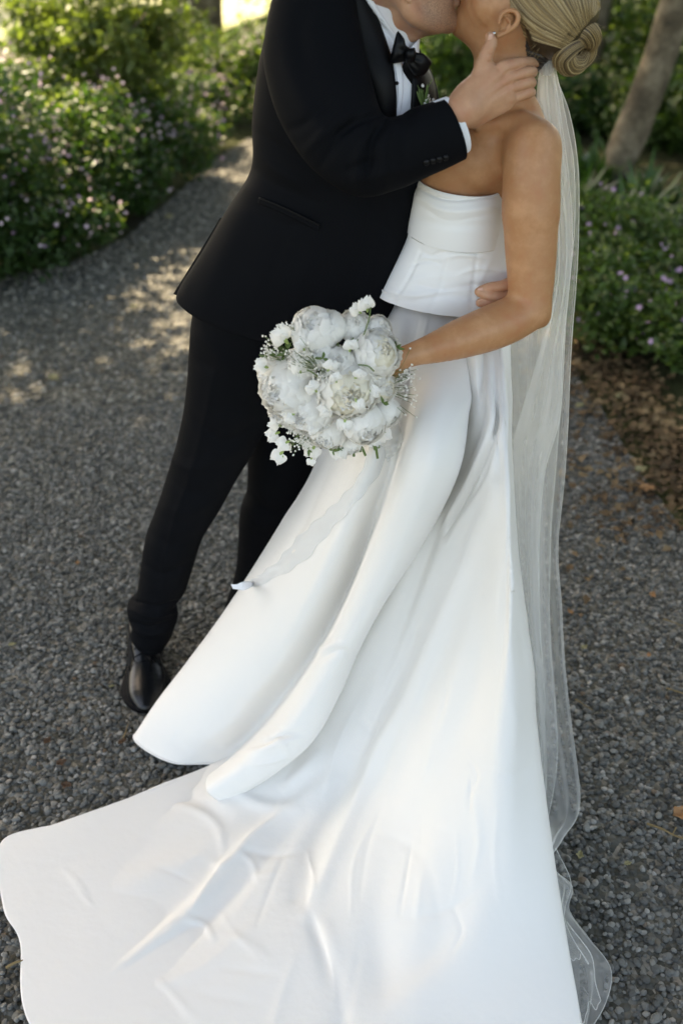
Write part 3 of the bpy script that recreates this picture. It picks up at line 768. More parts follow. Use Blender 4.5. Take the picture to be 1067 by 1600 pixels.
# shoulders, chest, back
px_seg(S, [(796, 172, 1.985, 26), (816, 208, 1.94, 28), (834, 235, 1.88, 36)], .025)
px_seg(S, [(770, 150, 2.02, 30), (742, 190, 2.11, 32), (715, 230, 2.17, 34)], .03)
px_seg(S, [(790, 200, 1.965, 52), (760, 240, 1.975, 62), (720, 262, 1.985, 62), (716, 330, 1.99, 60)], .035)
px_seg(S, [(800, 215, 2.0, 50), (772, 330, 2.005, 58), (750, 430, 2.0, 54)], .03)
S.seg(W(748, 196, 1.915), W(815, 186, 1.90), .010, .011, .014)                    # collarbone
S.ell(W(775, 214, 1.893), np.eye(3), (.022, .006, .010), .012, True)
S.seg(W(770, 252, 1.880), W(779, 300, 1.872), .0045, .004, .012, sub=True)        # fold in front of the arm
# left arm, bent, to the bouquet
px_seg(S, [(832, 226, 1.878, 36), (830, 275, 1.858, 41), (829, 330, 1.848, 42)], .034)
px_seg(S, [(832, 234, 1.872, 36), (830, 275, 1.858, 42), (829, 330, 1.848, 43), (829, 390, 1.838, 40), (829, 440, 1.828, 36), (826, 482, 1.818, 33)], .012)
px_seg(S, [(826, 482, 1.818, 33), (800, 498, 1.805, 35), (765, 513, 1.788, 35), (720, 529, 1.765, 31), (680, 543, 1.742, 24), (650, 552, 1.728, 19), (628, 560, 1.72, 18), (612, 566, 1.714, 20)], .010)
px_seg(S, [(845, 497, 1.818, 13), (835, 485, 1.815, 20)], .012)
# hand and fingers round the stems
px_seg(S, [(614, 566, 1.714, 20), (596, 585, 1.712, 22), (582, 600, 1.712, 20)], .01)
for (x, y, dx, dy) in ((588, 572, -18, 4), (580, 585, -18, 6), (575, 598, -17, 7), (574, 611, -15, 7)):
    px_seg(S, [(x, y, 1.705, 9), (x + dx * .5, y + dy * .5, 1.694, 8), (x + dx, y + dy, 1.700, 7.5), (x + dx * .8, y + dy + 3, 1.716, 6.5)], .003)
px_seg(S, [(604, 566, 1.700, 10), (590, 556, 1.690, 9), (575, 556, 1.688, 7.5)], .004)
# ear
E0 = lambda x, y, d=0: W(x, y, 1.888 + d)
S.chain([(E0(779, 36), .0030), (E0(783, 24, .003), .0036), (E0(792, 17, .003), .0042), (E0(803, 17, .002), .0042), (E0(809, 25, 0), .0044), (E0(807, 36, -.001), .0044), (E0(798, 46, -.001), .0042), (E0(787, 52, -.002), .0046), (E0(777, 56, -.003), .0050)], .0022)
px_seg(S, [(791, 30, 1.902, 11), (788, 44, 1.900, 8)], .003)
S.seg(E0(789, 34, -.003), E0(785, 40, -.003), .0048, .0035, .002, sub=True)
S.seg(E0(797, 23, -.004), E0(802, 34, -.004), .0034, .0030, .002, sub=True)
S.chain([(E0(790, 27, 0), .0022), (E0(797, 34, -.001), .0024), (E0(791, 44, -.002), .0024)], .002)
sV, sF = S.mesh()
S = SDF((-.30, 1.55, .02), (.50, 2.30, 1.30), .010)
S.chain([(W(745, 430, 2.0), .05), (W(720, 560, 2.01), .06)], .03)
for dx, dy in ((-.02, .03), (.04, -.05)):
    S.chain([(W(700, 580, 2.0) + [dx, dy, 0], .060), (np.array([.10 + dx, 1.95 + dy, .50]), .055), (np.array([.10 + dx, 1.98 + dy, .10]), .035), (np.array([.04 + dx, 1.94 + dy, .05]), .03)], .03)
S.chain([(W(716, 235, 2.17), .045), (W(690, 330, 2.25), .036)], .02)
bV, bF = S.mesh()
V, Fc = join_np([(sV, sF), (bV, bF)])
adopt(link('body', mesh_np('body', V, Fc), M['skin_bride']), bride)
ear_ring = ball('earring', W(771.5, 52, 1.880), .0034, M['silver'], bride, 10)

# --- hair
def hairmat(name, stops, sc):
    m = mat(name, stops[0][1], .34, .5)
    n = noise(m, sc, 3, .6); r = ramp(m, n.outputs[0], stops); to(m, r.outputs[0], 'Base Color')
    m.node_tree.nodes['Principled BSDF'].inputs['Anisotropic'].default_value = .5
    return m
M['hair_base'] = hairmat('hair_base', [(.3, (.022, .014, .008)), (.7, (.055, .036, .018))], 60)  # darkened to read as shade in the gaps and below the locks
M['hair_nape'] = hairmat('hair_nape', [(.3, (.012, .008, .006)), (.7, (.030, .020, .013))], 60)  # near-black tone stands in for the shadow under the hair
HC = [mat('hair_lock_%s' % k, c, .38, .5) for k, c in (('dark', (.11, .073, .034)), ('mid', (.22, .148, .066)), ('gold', (.32, .226, .104)), ('pale', (.42, .325, .175)))]
S = SDF((.12, 1.80, 1.48), (.50, 2.16, 1.98), .0033)
S.ell(ob + np.array([-.016, 0.012, .034]) @ Rb, Rb, (.098, .082, .088), .01)
px_seg(S, [(846, -24, 1.96, 56), (864, 12, 1.955, 43), (876, 46, 1.957, 20)], .03)
S.ell(W(742, -20, 1.93), np.eye(3), (.052, .12, .08), .012, True)
px_seg(S, [(740, 60, 1.90, 60), (775, 60, 1.90, 44), (790, 95, 1.91, 40)], .004, sub=True)
V, Fc = S.mesh(); adopt(link('hair', mesh_np('hair', V, Fc), M['hair_base']), bride)
bvh = BVHTree.FromPolygons([tuple(x) for x in V], [tuple(f) for f in Fc])
S = SDF((.20, 1.84, 1.50), (.46, 2.12, 1.76), .0030)
px_seg(S, [(850, 30, 1.945, 36), (846, 56, 1.945, 35), (842, 74, 1.950, 28), (838, 92, 1.955, 18), (836, 104, 1.965, 10)], .012)
px_seg(S, [(846, 60, 1.96, 30), (872, 74, 1.96, 18)], .01)
V, Fc = S.mesh()
V = V + normals(V, Fc) * (np.sin((V[:, 2] * 1.0 + V[:, 0] * .35) * 900) * .0006)[:, None]
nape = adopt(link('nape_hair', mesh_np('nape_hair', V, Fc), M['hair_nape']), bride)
bvn = BVHTree.FromPolygons([tuple(x) for x in V], [tuple(f) for f in Fc])
def locks(name, curves, mats_, parent, off=.0015, bv=None, Yf=1.95, n=22, m=5):
    groups = [[] for _ in mats_]
    for C, r in curves:
        Q = catmull(np.array(C, float), n)
        if bv is not None:
            P = np.array([drape(q[0], q[1], bv, off, q[2] if len(q) > 2 else Yf) for q in Q])
            P[1:-1] = (P[:-2] + P[1:-1] * 2 + P[2:]) / 4; P[1:-1] = (P[:-2] + P[1:-1] * 2 + P[2:]) / 4
        else: P = Q
        t = np.linspace(0, 1, len(P)); R = r * np.clip(np.sin(np.pi * (.06 + .88 * t)), .25, 1)
        groups[RNG.choice(len(mats_), p=MIX)].append(tube_np(P, R, m))
    for g, mt in zip(groups, mats_):
        if g:
            V, Fc = join_np(g); adopt(link(name, mesh_np(name, V, Fc), mt), parent)
MIX = [.22, .33, .27, .18]
top = catmull(np.array([(785, 2), (779, -20), (782, -50), (800, -85), (830, -110), (865, -112), (895, -90), (915, -50), (921, -10)], float), 150)
low = catmull(np.array([(806, 13), (816, 32), (844, 55), (872, 68)], float), 30)
cur = []
for i in range(340):
    s_ = i / 339; a = top[int(i * 149 / 339)]; j = RNG.normal(0, 1.2, 2)
    e = np.array([881 + 50 * s_, 78 - 58 * s_]) + RNG.normal(0, .8, 2)
    mid = a * .5 + e * .5 + np.array([-16 + 26 * s_, 12 - 6 * s_]) * np.sin(np.pi * .5) + RNG.normal(0, 1.0, 2)
    cur.append(([tuple(a + j), tuple(mid), tuple(e)], RNG.choice([.0006, .0010, .0016], p=[.5, .35, .15])))
for i in range(26):
    s_ = i / 25; o_ = (1 - s_) * np.array([0, 0]) + s_ * np.array([-16, -22])
    cur.append(([tuple(low[0] + o_ * .9), tuple(low[10] + o_ * .7 + RNG.normal(0, .6, 2)), tuple(low[20] + o_ * .4), tuple(low[29] + o_ * .1)], .0018 + RNG.uniform(0, .001)))
locks('hair_lock', cur, HC, bride, .0005, bvh, 1.94)
cur = []
MIX = [.9, .1, 0, 0]
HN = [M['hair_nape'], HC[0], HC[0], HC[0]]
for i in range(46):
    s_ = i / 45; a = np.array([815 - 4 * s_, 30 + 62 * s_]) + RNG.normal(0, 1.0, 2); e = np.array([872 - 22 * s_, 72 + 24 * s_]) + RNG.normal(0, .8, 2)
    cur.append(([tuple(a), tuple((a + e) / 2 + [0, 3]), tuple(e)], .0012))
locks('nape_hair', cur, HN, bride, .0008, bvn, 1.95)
# bun: two twisted lobes of combed locks
MIX = [.26, .32, .26, .16]
def coil(path, rad, count, turns, r, a0=0, a1=2 * math.pi):
    P = catmull(np.array(path, float), 44); T = np.gradient(P, axis=0); T /= np.linalg.norm(T, axis=1, keepdims=True)
    R = catmull(np.array(rad, float)[:, None], 44)[:, 0]
    u = np.cross(T[0], [0, 1, 0]); out = []; U = []
    for t in T: u = u - t * (u @ t); u /= np.linalg.norm(u); U.append(u)
    U = np.array(U); B = np.cross(T, U)
    for k in range(count):
        th = a0 + (a1 - a0) * k / count + turns * np.linspace(0, 1, 44) * 2 * np.pi + RNG.normal(0, .05)
        q = P + (U * np.cos(th)[:, None] + B * np.sin(th)[:, None]) * (R * RNG.uniform(.95, 1.03))[:, None]
        out.append((q, r * RNG.uniform(.8, 1.3)))
    core = tube_np(P, R * .96, 20)
    return out, core
Yn = 1.932
l1, c1 = coil([W(884, 56, Yn), W(896, 50, Yn - .012), (W(910, 50, Yn - .014)), W(922, 60, Yn - .004), W(921, 76, Yn + .012)], [.016, .021, .022, .019, .010], 120, .35, .00062)
l2, c2 = coil([W(911, 62, Yn - .014), W(892, 72, Yn - .022), W(880, 88, Yn - .018), W(888, 102, Yn - .010), W(904, 98, Yn + .002), W(914, 80, Yn + .008)], [.012, .017, .019, .018, .016, .010], 130, .22, .00062)
l3, c3 = coil([W(876, 74, Yn + .01), W(892, 100, Yn + .022), W(915, 84, Yn + .022), W(912, 58, Yn + .016), W(888, 60, Yn + .012)], [.014, .017, .018, .018, .014], 84, .2, .00070)
V, Fc = join_np([c1, c2, c3]); adopt(link('bun', mesh_np('bun', V, Fc), M['hair_base']), bride)
for L_ in (l1, l2, l3):
    gr = [[] for _ in HC]
    for q, r in L_:
        t = np.linspace(0, 1, len(q)); gr[RNG.choice(4, p=MIX)].append(tube_np(q, r * np.clip(np.sin(np.pi * (.08 + .84 * t)) * 1.2, .3, 1), 5))
    for g, mt in zip(gr, HC):
        if g: V, Fc = join_np(g); adopt(link('bun_lock', mesh_np('bun_lock', V, Fc), mt), bride)

# stray hairs
fl = []
for i in range(34):
    x0, y0 = RNG.uniform(868, 934), RNG.uniform(20, 100); a = RNG.uniform(-.6, 1.6); ln = RNG.uniform(10, 26); yy = Yn - .03 + RNG.uniform(0, .04)
    fl.append(tube_np([W(x0, y0, yy), W(x0 + ln * .5 * math.cos(a), y0 - ln * .5 * math.sin(a) - 3, yy - .004), W(x0 + ln * math.cos(a), y0 - ln * math.sin(a) + 2, yy)], .00018, 4, 8))
for i in range(26):
    x0, y0 = RNG.uniform(812, 850), RNG.uniform(48, 96); fl.append(tube_np([W(x0, y0, 1.905), W(x0 - 6, y0 + 8, 1.90), W(x0 - RNG.uniform(6, 14), y0 + RNG.uniform(12, 20), 1.912)], .00016, 4, 8))
V, Fc = join_np(fl); tag(adopt(link('stray_hair', mesh_np('stray_hair', V, Fc), HC[2]), bride), kind='stuff')
# --- bodice
br = [((655, 284), (786, 290), 1.985, .098), ((648, 312), (787, 318), 1.985, .100), ((640, 345), (796, 352), 1.985, .098), ((634, 372), (802, 385), 1.985, .096),
      ((618, 402), (812, 418), 1.985, .096), ((601, 432), (826, 448), 1.985, .104), ((588, 457), (842, 474), 1.985, .103)]
mm = 200
V, Fc = loft(br, 140, mm, 2.0)
V, Fc = close_in(V, mm, True, .97, .02); V, Fc = close_in(V, mm, False, .95, .02)
st = [(((655, 392), (675, 400), (690, 392)), -.003, 4), (((625, 440), (690, 432), (760, 440)), .002, 7), (((640, 470), (700, 462), (760, 470)), -.003, 6), (((660, 385), (640, 430), (610, 480)), -.0030, 2.4),
      (((700, 385), (690, 440), (668, 492)), -.0028, 2.2), (((745, 385), (740, 440), (735, 490)), -.0028, 2.2), (((690, 405), (720, 398), (760, 404)), .003, 4), (((680, 398), (710, 391), (750, 396)), -.003, 3), (((600, 452), (640, 462), (700, 456)), .003, 5), (((640, 415), (665, 408), (690, 412)), -.0025, 3), (((715, 430), (745, 420), (785, 425)), .003, 4), (((720, 450), (750, 445), (780, 452)), -.003, 4), (((650, 445), (690, 452), (735, 446)), -.0025, 4), (((770, 400), (755, 430), (740, 470)), .002, 5)]
V = crease(V, Fc, st); V = V + normals(V, Fc) * (fbm(V, 30, 21) * .0012)[:, None]
obj_loft('bodice', V, Fc, M['bodice'], bride)
bv_b = BVHTree.FromPolygons([tuple(x) for x in V], [tuple(f) for f in Fc])
# folded band round the top
tr = [((652, 277), (785, 289), 1.985, .101), ((646, 292), (788, 302), 1.985, .108), ((641, 316), (789, 325), 1.985, .111), ((637, 342), (789, 352), 1.985, .110), ((635, 361), (789, 372), 1.985, .107)]
V, Fc = loft(tr, 60, mm, 2.0)
V, Fc = close_in(V, mm, True, .955, .004); V, Fc = close_in(V, mm, False, .95, .02)
V = crease(V, Fc, [(((650, 306), (700, 330), (785, 322)), .004, 6), (((645, 290), (700, 312), (780, 305)), -.004, 3), (((640, 340), (700, 352), (780, 350)), -.003, 7), (((660, 325), (700, 345), (770, 335)), -.002, 3)])
V = V + normals(V, Fc) * (fbm(V, 18, 22) * .0016)[:, None]
obj_loft('bodice_band', V, Fc, M['bodice'], bride)
# piping at the hem of the bodice
A = V
# --- skirt
def ribs(R, n, m, seed, wr=.0025, strokes=(), sag=0):
    C = np.array([[G(*p) for p in catmull(np.array(arcresample(np.array(r, float), 12)), 12)] for r in R])   # ribs x v
    V = catgrid(C.transpose(1, 0, 2), n, m).reshape(-1, 3); Fc = grid_faces(n, m)
    V = crease(V, Fc, strokes, False)
    N = normals(V, Fc)
    V = V + N * (fbm(V, 7, seed) * wr)[:, None]
    V[:, 2] = np.maximum(V[:, 2], .017)
    return V, Fc, C
FR = [[(650, 470, 1.05), (560, 640, .78), (478, 790, .53), (400, 925, .31), (310, 1050, .13), (240, 1140, .008)],
      [(604, 458, 1.08), (532, 640, .82), (450, 800, .57), (365, 937, .36), (286, 1045, .17), (212, 1140, .03), (209, 1152, .012)],
      [(612, 464, 1.085), (556, 660, .88), (485, 830, .64), (410, 960, .42), (325, 1080, .19), (226, 1174, .010)],
      [(630, 472, 1.09), (590, 680, .92), (530, 850, .67), (460, 990, .42), (375, 1110, .17), (272, 1196, .010)],
      [(652, 476, 1.094), (618, 700, .89), (566, 870, .605), (498, 1010, .355), (412, 1125, .12), (340, 1200, .012)],
      [(672, 476, 1.094), (640, 700, .94), (576, 870, .69), (508, 1010, .445), (420, 1135, .20), (325, 1214, .055)],
      [(700, 476, 1.094), (682, 700, .96), (628, 860, .73), (552, 1000, .49), (452, 1140, .25), (325, 1238, .060)],
      [(735, 476, 1.09), (724, 700, .93), (668, 835, .71), (583, 970, .46), (487, 1160, .20), (354, 1254, .022)],
      [(728, 480, 1.05), (710, 700, .87), (650, 835, .64), (565, 970, .38), (470, 1150, .12), (385, 1232, .012)]]
st = [(((345, 1120), (400, 1100), (450, 1050)), -.006, 14), (((380, 1180), (430, 1162), (470, 1150)), .006, 5), (((400, 1168), (440, 1150), (480, 1148)), -.006, 4), (((390, 1195), (420, 1190), (455, 1180)), .005, 4), (((410, 1150), (440, 1158), (450, 1175)), .005, 3.5), (((430, 1135), (450, 1145), (470, 1140)), -.004, 4),
      (((500, 1030), (530, 1016), (555, 1022)), -.006, 5), (((495, 1018), (525, 1006), (548, 1010)), .005, 4), (((560, 800), (520, 900), (470, 990)), .006, 20), (((600, 560), (590, 640), (560, 720)), -.004, 5), (((270, 1150), (300, 1170), (350, 1165)), -.007, 14), (((508, 705), (480, 750), (455, 800)), -.006, 7),
      (((655, 500), (640, 560), (632, 640)), -.004, 3), (((668, 500), (655, 560), (650, 620)), .003, 3), (((520, 720), (470, 830), (400, 950)), -.003, 6), (((600, 640), (560, 760), (500, 900), (440, 1010)), .004, 9), (((620, 560), (632, 600), (640, 680)), -.004, 8), (((655, 600), (600, 760), (540, 880)), -.003, 5), (((665, 600), (640, 740), (580, 870)), .004, 12), (((760, 590), (720, 640), (700, 700)), .004, 10)]
V, Fc, CF = ribs(FR, 260, 200, 31, .0022, st)
def cloth_obj(name, V, Fc, mat_, th, off=-1):
    o = link(name, mesh_np(name, V, Fc), mat_); adopt(o, bride)
    md = o.modifiers.new('solid', 'SOLIDIFY'); md.thickness = th; md.offset = 0
    return o
cloth_obj('skirt', V, Fc, M['satin'], .0035)
bv_f = BVHTree.FromPolygons([tuple(x) for x in V], [tuple(f) for f in Fc])
TR = [[(700, 560, 1.00), (680, 720, .80), (620, 860, .60), (530, 1000, .35), (430, 1130, .08), (335, 1203, .010)],
      [(715, 560, 1.02), (700, 720, .83), (645, 860, .645), (565, 1010, .385), (460, 1150, .12), (310, 1212, .012), (200, 1252, .010)],
      [(728, 550, 1.05), (722, 720, .86), (675, 860, .662), (600, 1020, .395), (500, 1160, .15), (300, 1240, .02), (90, 1291, .010)],
      [(742, 540, 1.07), (742, 720, .89), (705, 870, .675), (635, 1040, .395), (500, 1220, .10), (250, 1290, .02), (3, 1319, .012)],
      [(752, 520, 1.07), (757, 730, .90), (728, 890, .67), (665, 1070, .40), (540, 1270, .10), (250, 1370, .02), (6, 1420, .012)],
      [(760, 520, 1.07), (770, 740, .91), (748, 910, .68), (690, 1110, .41), (590, 1320, .13), (300, 1440, .02), (32, 1475, .012)],
      [(768, 520, 1.07), (782, 760, .90), (768, 940, .68), (720, 1160, .38), (620, 1400, .12), (300, 1540, .02), (46, 1600, .012)],
      [(776, 520, 1.07), (792, 780, .89), (785, 980, .64), (755, 1230, .34), (680, 1480, .10), (400, 1680, .02), (180, 1760, .012)],
      [(784, 520, 1.07), (798, 790, .87), (802, 1000, .62), (800, 1250, .32), (770, 1500, .11), (720, 1700, .03), (600, 1850, .012)],
      [(796, 520, 1.05), (799, 740, .84), (817, 960, .59), (842, 1180, .34), (872, 1420, .13), (900, 1600, .05), (925, 1800, .012)],
      [(780, 520, .98), (782, 740, .76), (795, 960, .49), (815, 1180, .22), (845, 1400, .03), (870, 1600, .010), (890, 1800, .010)]]
st = [(((520, 1215), (453, 1265), (380, 1327), (289, 1432), (131, 1557), (30, 1640)), .010, 13), (((530, 1240), (470, 1285), (400, 1350), (310, 1450), (160, 1570), (60, 1650)), -.003, 16), (((480, 1272), (410, 1350), (320, 1450), (170, 1570)), -.004, 10), (((385, 1322), (340, 1362), (300, 1420)), .004, 4), (((440, 1270), (400, 1300), (370, 1330)), .004, 4), (((290, 1435), (320, 1446), (335, 1470)), .004, 5), (((375, 1332), (395, 1350), (402, 1375)), .003, 5), (((240, 1250), (300, 1262), (340, 1290), (350, 1330)), .004, 7), (((150, 1560), (300, 1520), (420, 1430)), .0025, 12), (((480, 1330), (490, 1380), (482, 1410)), .004, 4), (((560, 1120), (575, 1150), (560, 1190)), -.003, 6), (((600, 1090), (585, 1150), (560, 1200)), .004, 5), (((440, 1240), (480, 1200), (500, 1170)), .010, 12),
      (((775, 760), (715, 930), (650, 1080), (590, 1176), (530, 1310), (480, 1425)), .016, 14), (((720, 840), (660, 980), (590, 1110), (530, 1240), (480, 1330)), -.008, 14), (((790, 820), (760, 980), (700, 1150), (650, 1290), (640, 1420)), -.006, 24), (((470, 1400), (482, 1412), (520, 1520), (535, 1620)), -.012, 14), (((484, 1412), (515, 1480), (530, 1600)), .010, 12), (((560, 1176), (495, 1320), (465, 1400)), -.010, 20),
      (((375, 1325), (420, 1337), (470, 1330)), -.003, 6), (((330, 1210), (400, 1255), (460, 1262)), .007, 10), (((250, 1235), (330, 1262), (360, 1290)), -.005, 14),
      (((60, 1340), (110, 1370), (150, 1430)), .007, 18), (((20, 1330), (45, 1420), (90, 1520), (85, 1600)), -.006, 16), (((10, 1330), (20, 1430), (55, 1520), (55, 1590)), .006, 8),
      (((150, 1400), (300, 1340), (380, 1300)), .005, 22), (((756, 560), (770, 640), (742, 730), (700, 800)), .006, 8), (((786, 570), (790, 640), (768, 730), (715, 840)), .006, 7), (((771, 570), (781, 640), (755, 740), (705, 825)), -.007, 6),
      (((742, 600), (748, 660), (722, 740)), -.006, 7), (((690, 820), (640, 960), (600, 1060)), -.008, 12),
      (((720, 820), (680, 960), (640, 1100), (590, 1180)), .010, 26), (((780, 900), (740, 1060), (700, 1200)), -.009, 34), (((800, 1040), (790, 1200), (800, 1400)), .010, 26), (((700, 1300), (660, 1420), (640, 1560)), .008, 34), (((620, 1300), (590, 1420), (600, 1560)), -.006, 26),
      (((620, 1440), (700, 1420), (760, 1380)), -.002, 8), (((590, 1300), (660, 1340), (690, 1440)), -.002, 9), (((760, 600), (768, 660), (738, 740), (690, 830)), .006, 3.5), (((778, 590), (783, 660), (755, 745), (700, 850)), .006, 3.5), (((768, 590), (776, 660), (747, 742), (696, 838)), -.007, 3), (((715, 770), (690, 850), (640, 980), (600, 1080)), .005, 8), (((640, 1000), (600, 1100), (560, 1180)), -.004, 7), (((660, 1060), (630, 1150), (600, 1260)), .004, 9), (((800, 880), (812, 960), (835, 1100)), .006, 10), (((740, 1180), (790, 1210), (840, 1190)), -.003, 12)]
for q in range(26):                                    # small pulls and creases that run with the drape
    x0, y0 = RNG.uniform(430, 830), RNG.uniform(900, 1540); d = np.array([x0 - 770, y0 - 520]); d = d / np.linalg.norm(d); ln = RNG.uniform(50, 170); bend = RNG.normal(0, 8)
    nx = np.array([-d[1], d[0]]); p0 = np.array([x0, y0]); st.append(((tuple(p0), tuple(p0 + d * ln * .5 + nx * bend), tuple(p0 + d * ln)), RNG.choice([-1, 1]) * RNG.uniform(.0012, .0030), RNG.uniform(3, 8)))
for q in range(14):
    x0, y0 = RNG.uniform(60, 420), RNG.uniform(1330, 1560); a = RNG.uniform(-.9, .3); d = np.array([math.cos(a), -math.sin(a)]); ln = RNG.uniform(30, 110); p0 = np.array([x0, y0]); nx = np.array([-d[1], d[0]])
    st.append(((tuple(p0), tuple(p0 + d * ln * .5 + nx * RNG.normal(0, 8)), tuple(p0 + d * ln)), RNG.choice([-1, 1]) * RNG.uniform(.001, .0024), RNG.uniform(3, 8)))
st.append((((14, 1336), (24, 1420), (50, 1492), (62, 1570)), -.0012, 2.5)); st.append((((30, 1322), (100, 1300), (210, 1264), (310, 1226)), -.0010, 2.5))
V, Fc, CT = ribs(TR, 420, 300, 33, .0030, st)
rr = np.clip(1.2 - V[:, 2] * 3, 0, 1); N = normals(V, Fc); V += N * (fbm(V, 16, 40) * .0022 * rr)[:, None]; V[:, 2] = np.maximum(V[:, 2], .017)
cloth_obj('train', V, Fc, M['satin'], .0035)
bv_t = BVHTree.FromPolygons([tuple(x) for x in V], [tuple(f) for f in Fc])
# back of the skirt, seen only from the side
a = CF[0]; b = CT[-1]; m_ = (a + b) / 2; m_[:, 1] = 2.12 + np.linspace(0, .25, len(m_)); q1 = (a + m_) / 2; q1[:, 1] += .05; q2 = (b + m_) / 2; q2[:, 1] += .12
V = catgrid(np.array([a, q1, m_, q2, b]).transpose(1, 0, 2), 60, 60).reshape(-1, 3); V[:, 2] = np.maximum(V[:, 2], .01)
cloth_obj('skirt_back', V, grid_faces(60, 60), M['satin'], .003)

# --- veil
def veil_layer(name, left, right, mt, pleats, amp, n=240, m=140, ph=0, seam=True, wob=.006, power=1.0):
    """left/right edges as (px,py,Y); pleats run down the length"""
    L = catmull(np.array([W(*p) for p in left]), n); R = catmull(np.array([W(*p) for p in right]), n)
    t = np.linspace(0, 1, m); v = np.linspace(0, 1, n)
    V = L[:, None] * (1 - t)[None, :, None] + R[:, None] * t[None, :, None]
    r = np.random.default_rng(int(ph * 100) + pleats)
    dep = np.zeros((n, m))
    for k in range(5):
        f = pleats * (1 + .45 * k) ; drift = r.uniform(-1.5, 1.5) * v[:, None] + r.uniform(-.6, .6) * np.sin(v[:, None] * r.uniform(2, 5))
        dep += np.sin(2 * np.pi * (f * t[None, :] / 2 + drift) + r.uniform(0, 6)) / (1 + k * .8)
    env = (.25 + .75 * np.clip(v * 3, 0, 1))[:, None] * np.sin(np.pi * np.clip(t, .02, .98))[None, :] ** .5
    V[..., 1] += amp * dep * env
    V = V.reshape(-1, 3); wn = np.repeat(np.clip(v * 2.5, 0, 1), m)
    V[:, 0] += fbm(V, 9, 60 + int(ph)) * .006 * wn; V[:, 1] += fbm(V, 13, 70 + int(ph)) * .010 * wn; V[:, 2] = np.maximum(V[:, 2], .022)
    o = link(name, mesh_np(name, V, grid_faces(n, m)), mt); adopt(o, bride)
    if seam:
        A = V.reshape(n, m, 3); P = [tube_np(A[:, -1], .0008, 5)]
        P.append(tube_np(A[-1], .0007, 5))
        sv, sf = join_np(P); adopt(link('veil_edge', mesh_np('veil_edge', sv, sf), M['seam']), bride)
    return V
lf = [(853, 84, 1.95), (842, 110, 1.98), (838, 160, 2.02), (838, 230, 2.06), (800, 380, 2.10), (780, 520, 2.10), (775, 640, 2.08), (780, 760, 2.04), (795, 900, 1.90), (815, 1040, 1.77), (830, 1200, 1.60), (846, 1290, 1.46)]
rt = [(858, 84, 1.95), (868, 120, 1.99), (890, 180, 2.02), (903, 260, 2.05), (905, 360, 2.07), (902, 440, 2.07), (892, 560, 2.05), (884, 700, 2.03), (871, 850, 1.93), (878, 960, 1.84), (886, 1080, 1.73), (905, 1245, 1.54)]
for x, y, z in ((880, 1310, .05), (860, 1352, .06), (896, 1386, .07), (892, 1425, .05), (922, 1468, .05), (956, 1512, .04), (948, 1566, .03), (915, 1625, .03)): rt.append((x, y, G(x, y, z)[1]))
for x, y, z in ((850, 1320, .14), (856, 1350, .12), (860, 1385, .10), (864, 1420, .09), (870, 1455, .08), (878, 1500, .07), (890, 1560, .05), (900, 1640, .03)): lf.append((x, y, G(x, y, z)[1]))
veil_layer('veil', lf, rt, M['veil'], 3, .008, 420, 150, ph=1)
lf2 = [(853, 84, 1.945), (841, 112, 1.97), (836, 160, 2.0), (836, 220, 2.03), (800, 380, 2.06), (790, 520, 2.05), (790, 640, 2.03), (795, 760, 1.99), (803, 850, 1.92), (812, 960, 1.83), (830, 1150, 1.64), (846, 1280, 1.47)]
rt2 = [(862, 86, 1.945), (872, 130, 1.97), (884, 190, 2.0), (896, 260, 2.03), (900, 360, 2.04), (893, 440, 2.04), (880, 560, 2.02), (868, 700, 1.99), (858, 850, 1.92), (860, 1010, 1.79), (872, 1170, 1.61), (850, 1310, 1.44)]
veil_layer('veil', lf2, rt2, M['veil'], 2, .007, ph=2)
lf3 = [(854, 84, 1.94), (845, 115, 1.955), (842, 160, 1.975), (850, 230, 1.99), (868, 330, 2.0), (868, 440, 2.0), (845, 540, 2.0), (815, 640, 1.98), (800, 720, 1.97), (806, 900, 1.87), (822, 1100, 1.70), (842, 1270, 1.48)]
rt3 = [(860, 86, 1.94), (866, 125, 1.955), (876, 190, 1.975), (887, 270, 1.99), (893, 350, 2.0), (888, 440, 2.0), (876, 560, 2.0), (872, 660, 1.98), (846, 760, 1.96), (838, 930, 1.85), (850, 1120, 1.68), (846, 1290, 1.46)]
veil_layer('veil', lf3, rt3, M['veil'], 2, .005, ph=3)
# gathered comb end of the veil
V, Fc = loft([((850, 82), (856, 80), 1.935, .004), ((846, 90), (862, 88), 1.938, .010), ((843, 102), (864, 99), 1.945, .012), ((842, 112), (866, 108), 1.952, .013)], 30, 60)
V = V + normals(V, Fc) * (np.sin(np.arange(len(V)) % 60 / 60 * 2 * np.pi * 15) * .0008)[:, None]
adopt(link('veil_gather', mesh_np('veil_gather', V, Fc), M['ribbon']), bride)
# lower swags of net on the gravel, right of the train
def swag(edge_l, edge_r, ph, mt='veil_thin', pl=3, amp=.010, n=90):
    veil_layer('veil', [tuple(p) for p in edge_l], [tuple(p) for p in edge_r], M[mt], pl, amp, n, 50, ph, True)
def Gp(x, y, z):
    p = G(x, y, z); return (x, y, p[1])
swag([Gp(856, 1330, .13), Gp(862, 1400, .10), Gp(868, 1440, .09), Gp(876, 1490, .08)], [Gp(868, 1325, .12), Gp(893, 1382, .09), Gp(884, 1440, .09), Gp(920, 1500, .07)], 7)
swag([Gp(866, 1450, .10), Gp(874, 1500, .08), Gp(888, 1560, .06), Gp(900, 1600, .05)], [Gp(885, 1440, .10), Gp(922, 1490, .08), Gp(930, 1540, .06), Gp(938, 1568, .05)], 6)

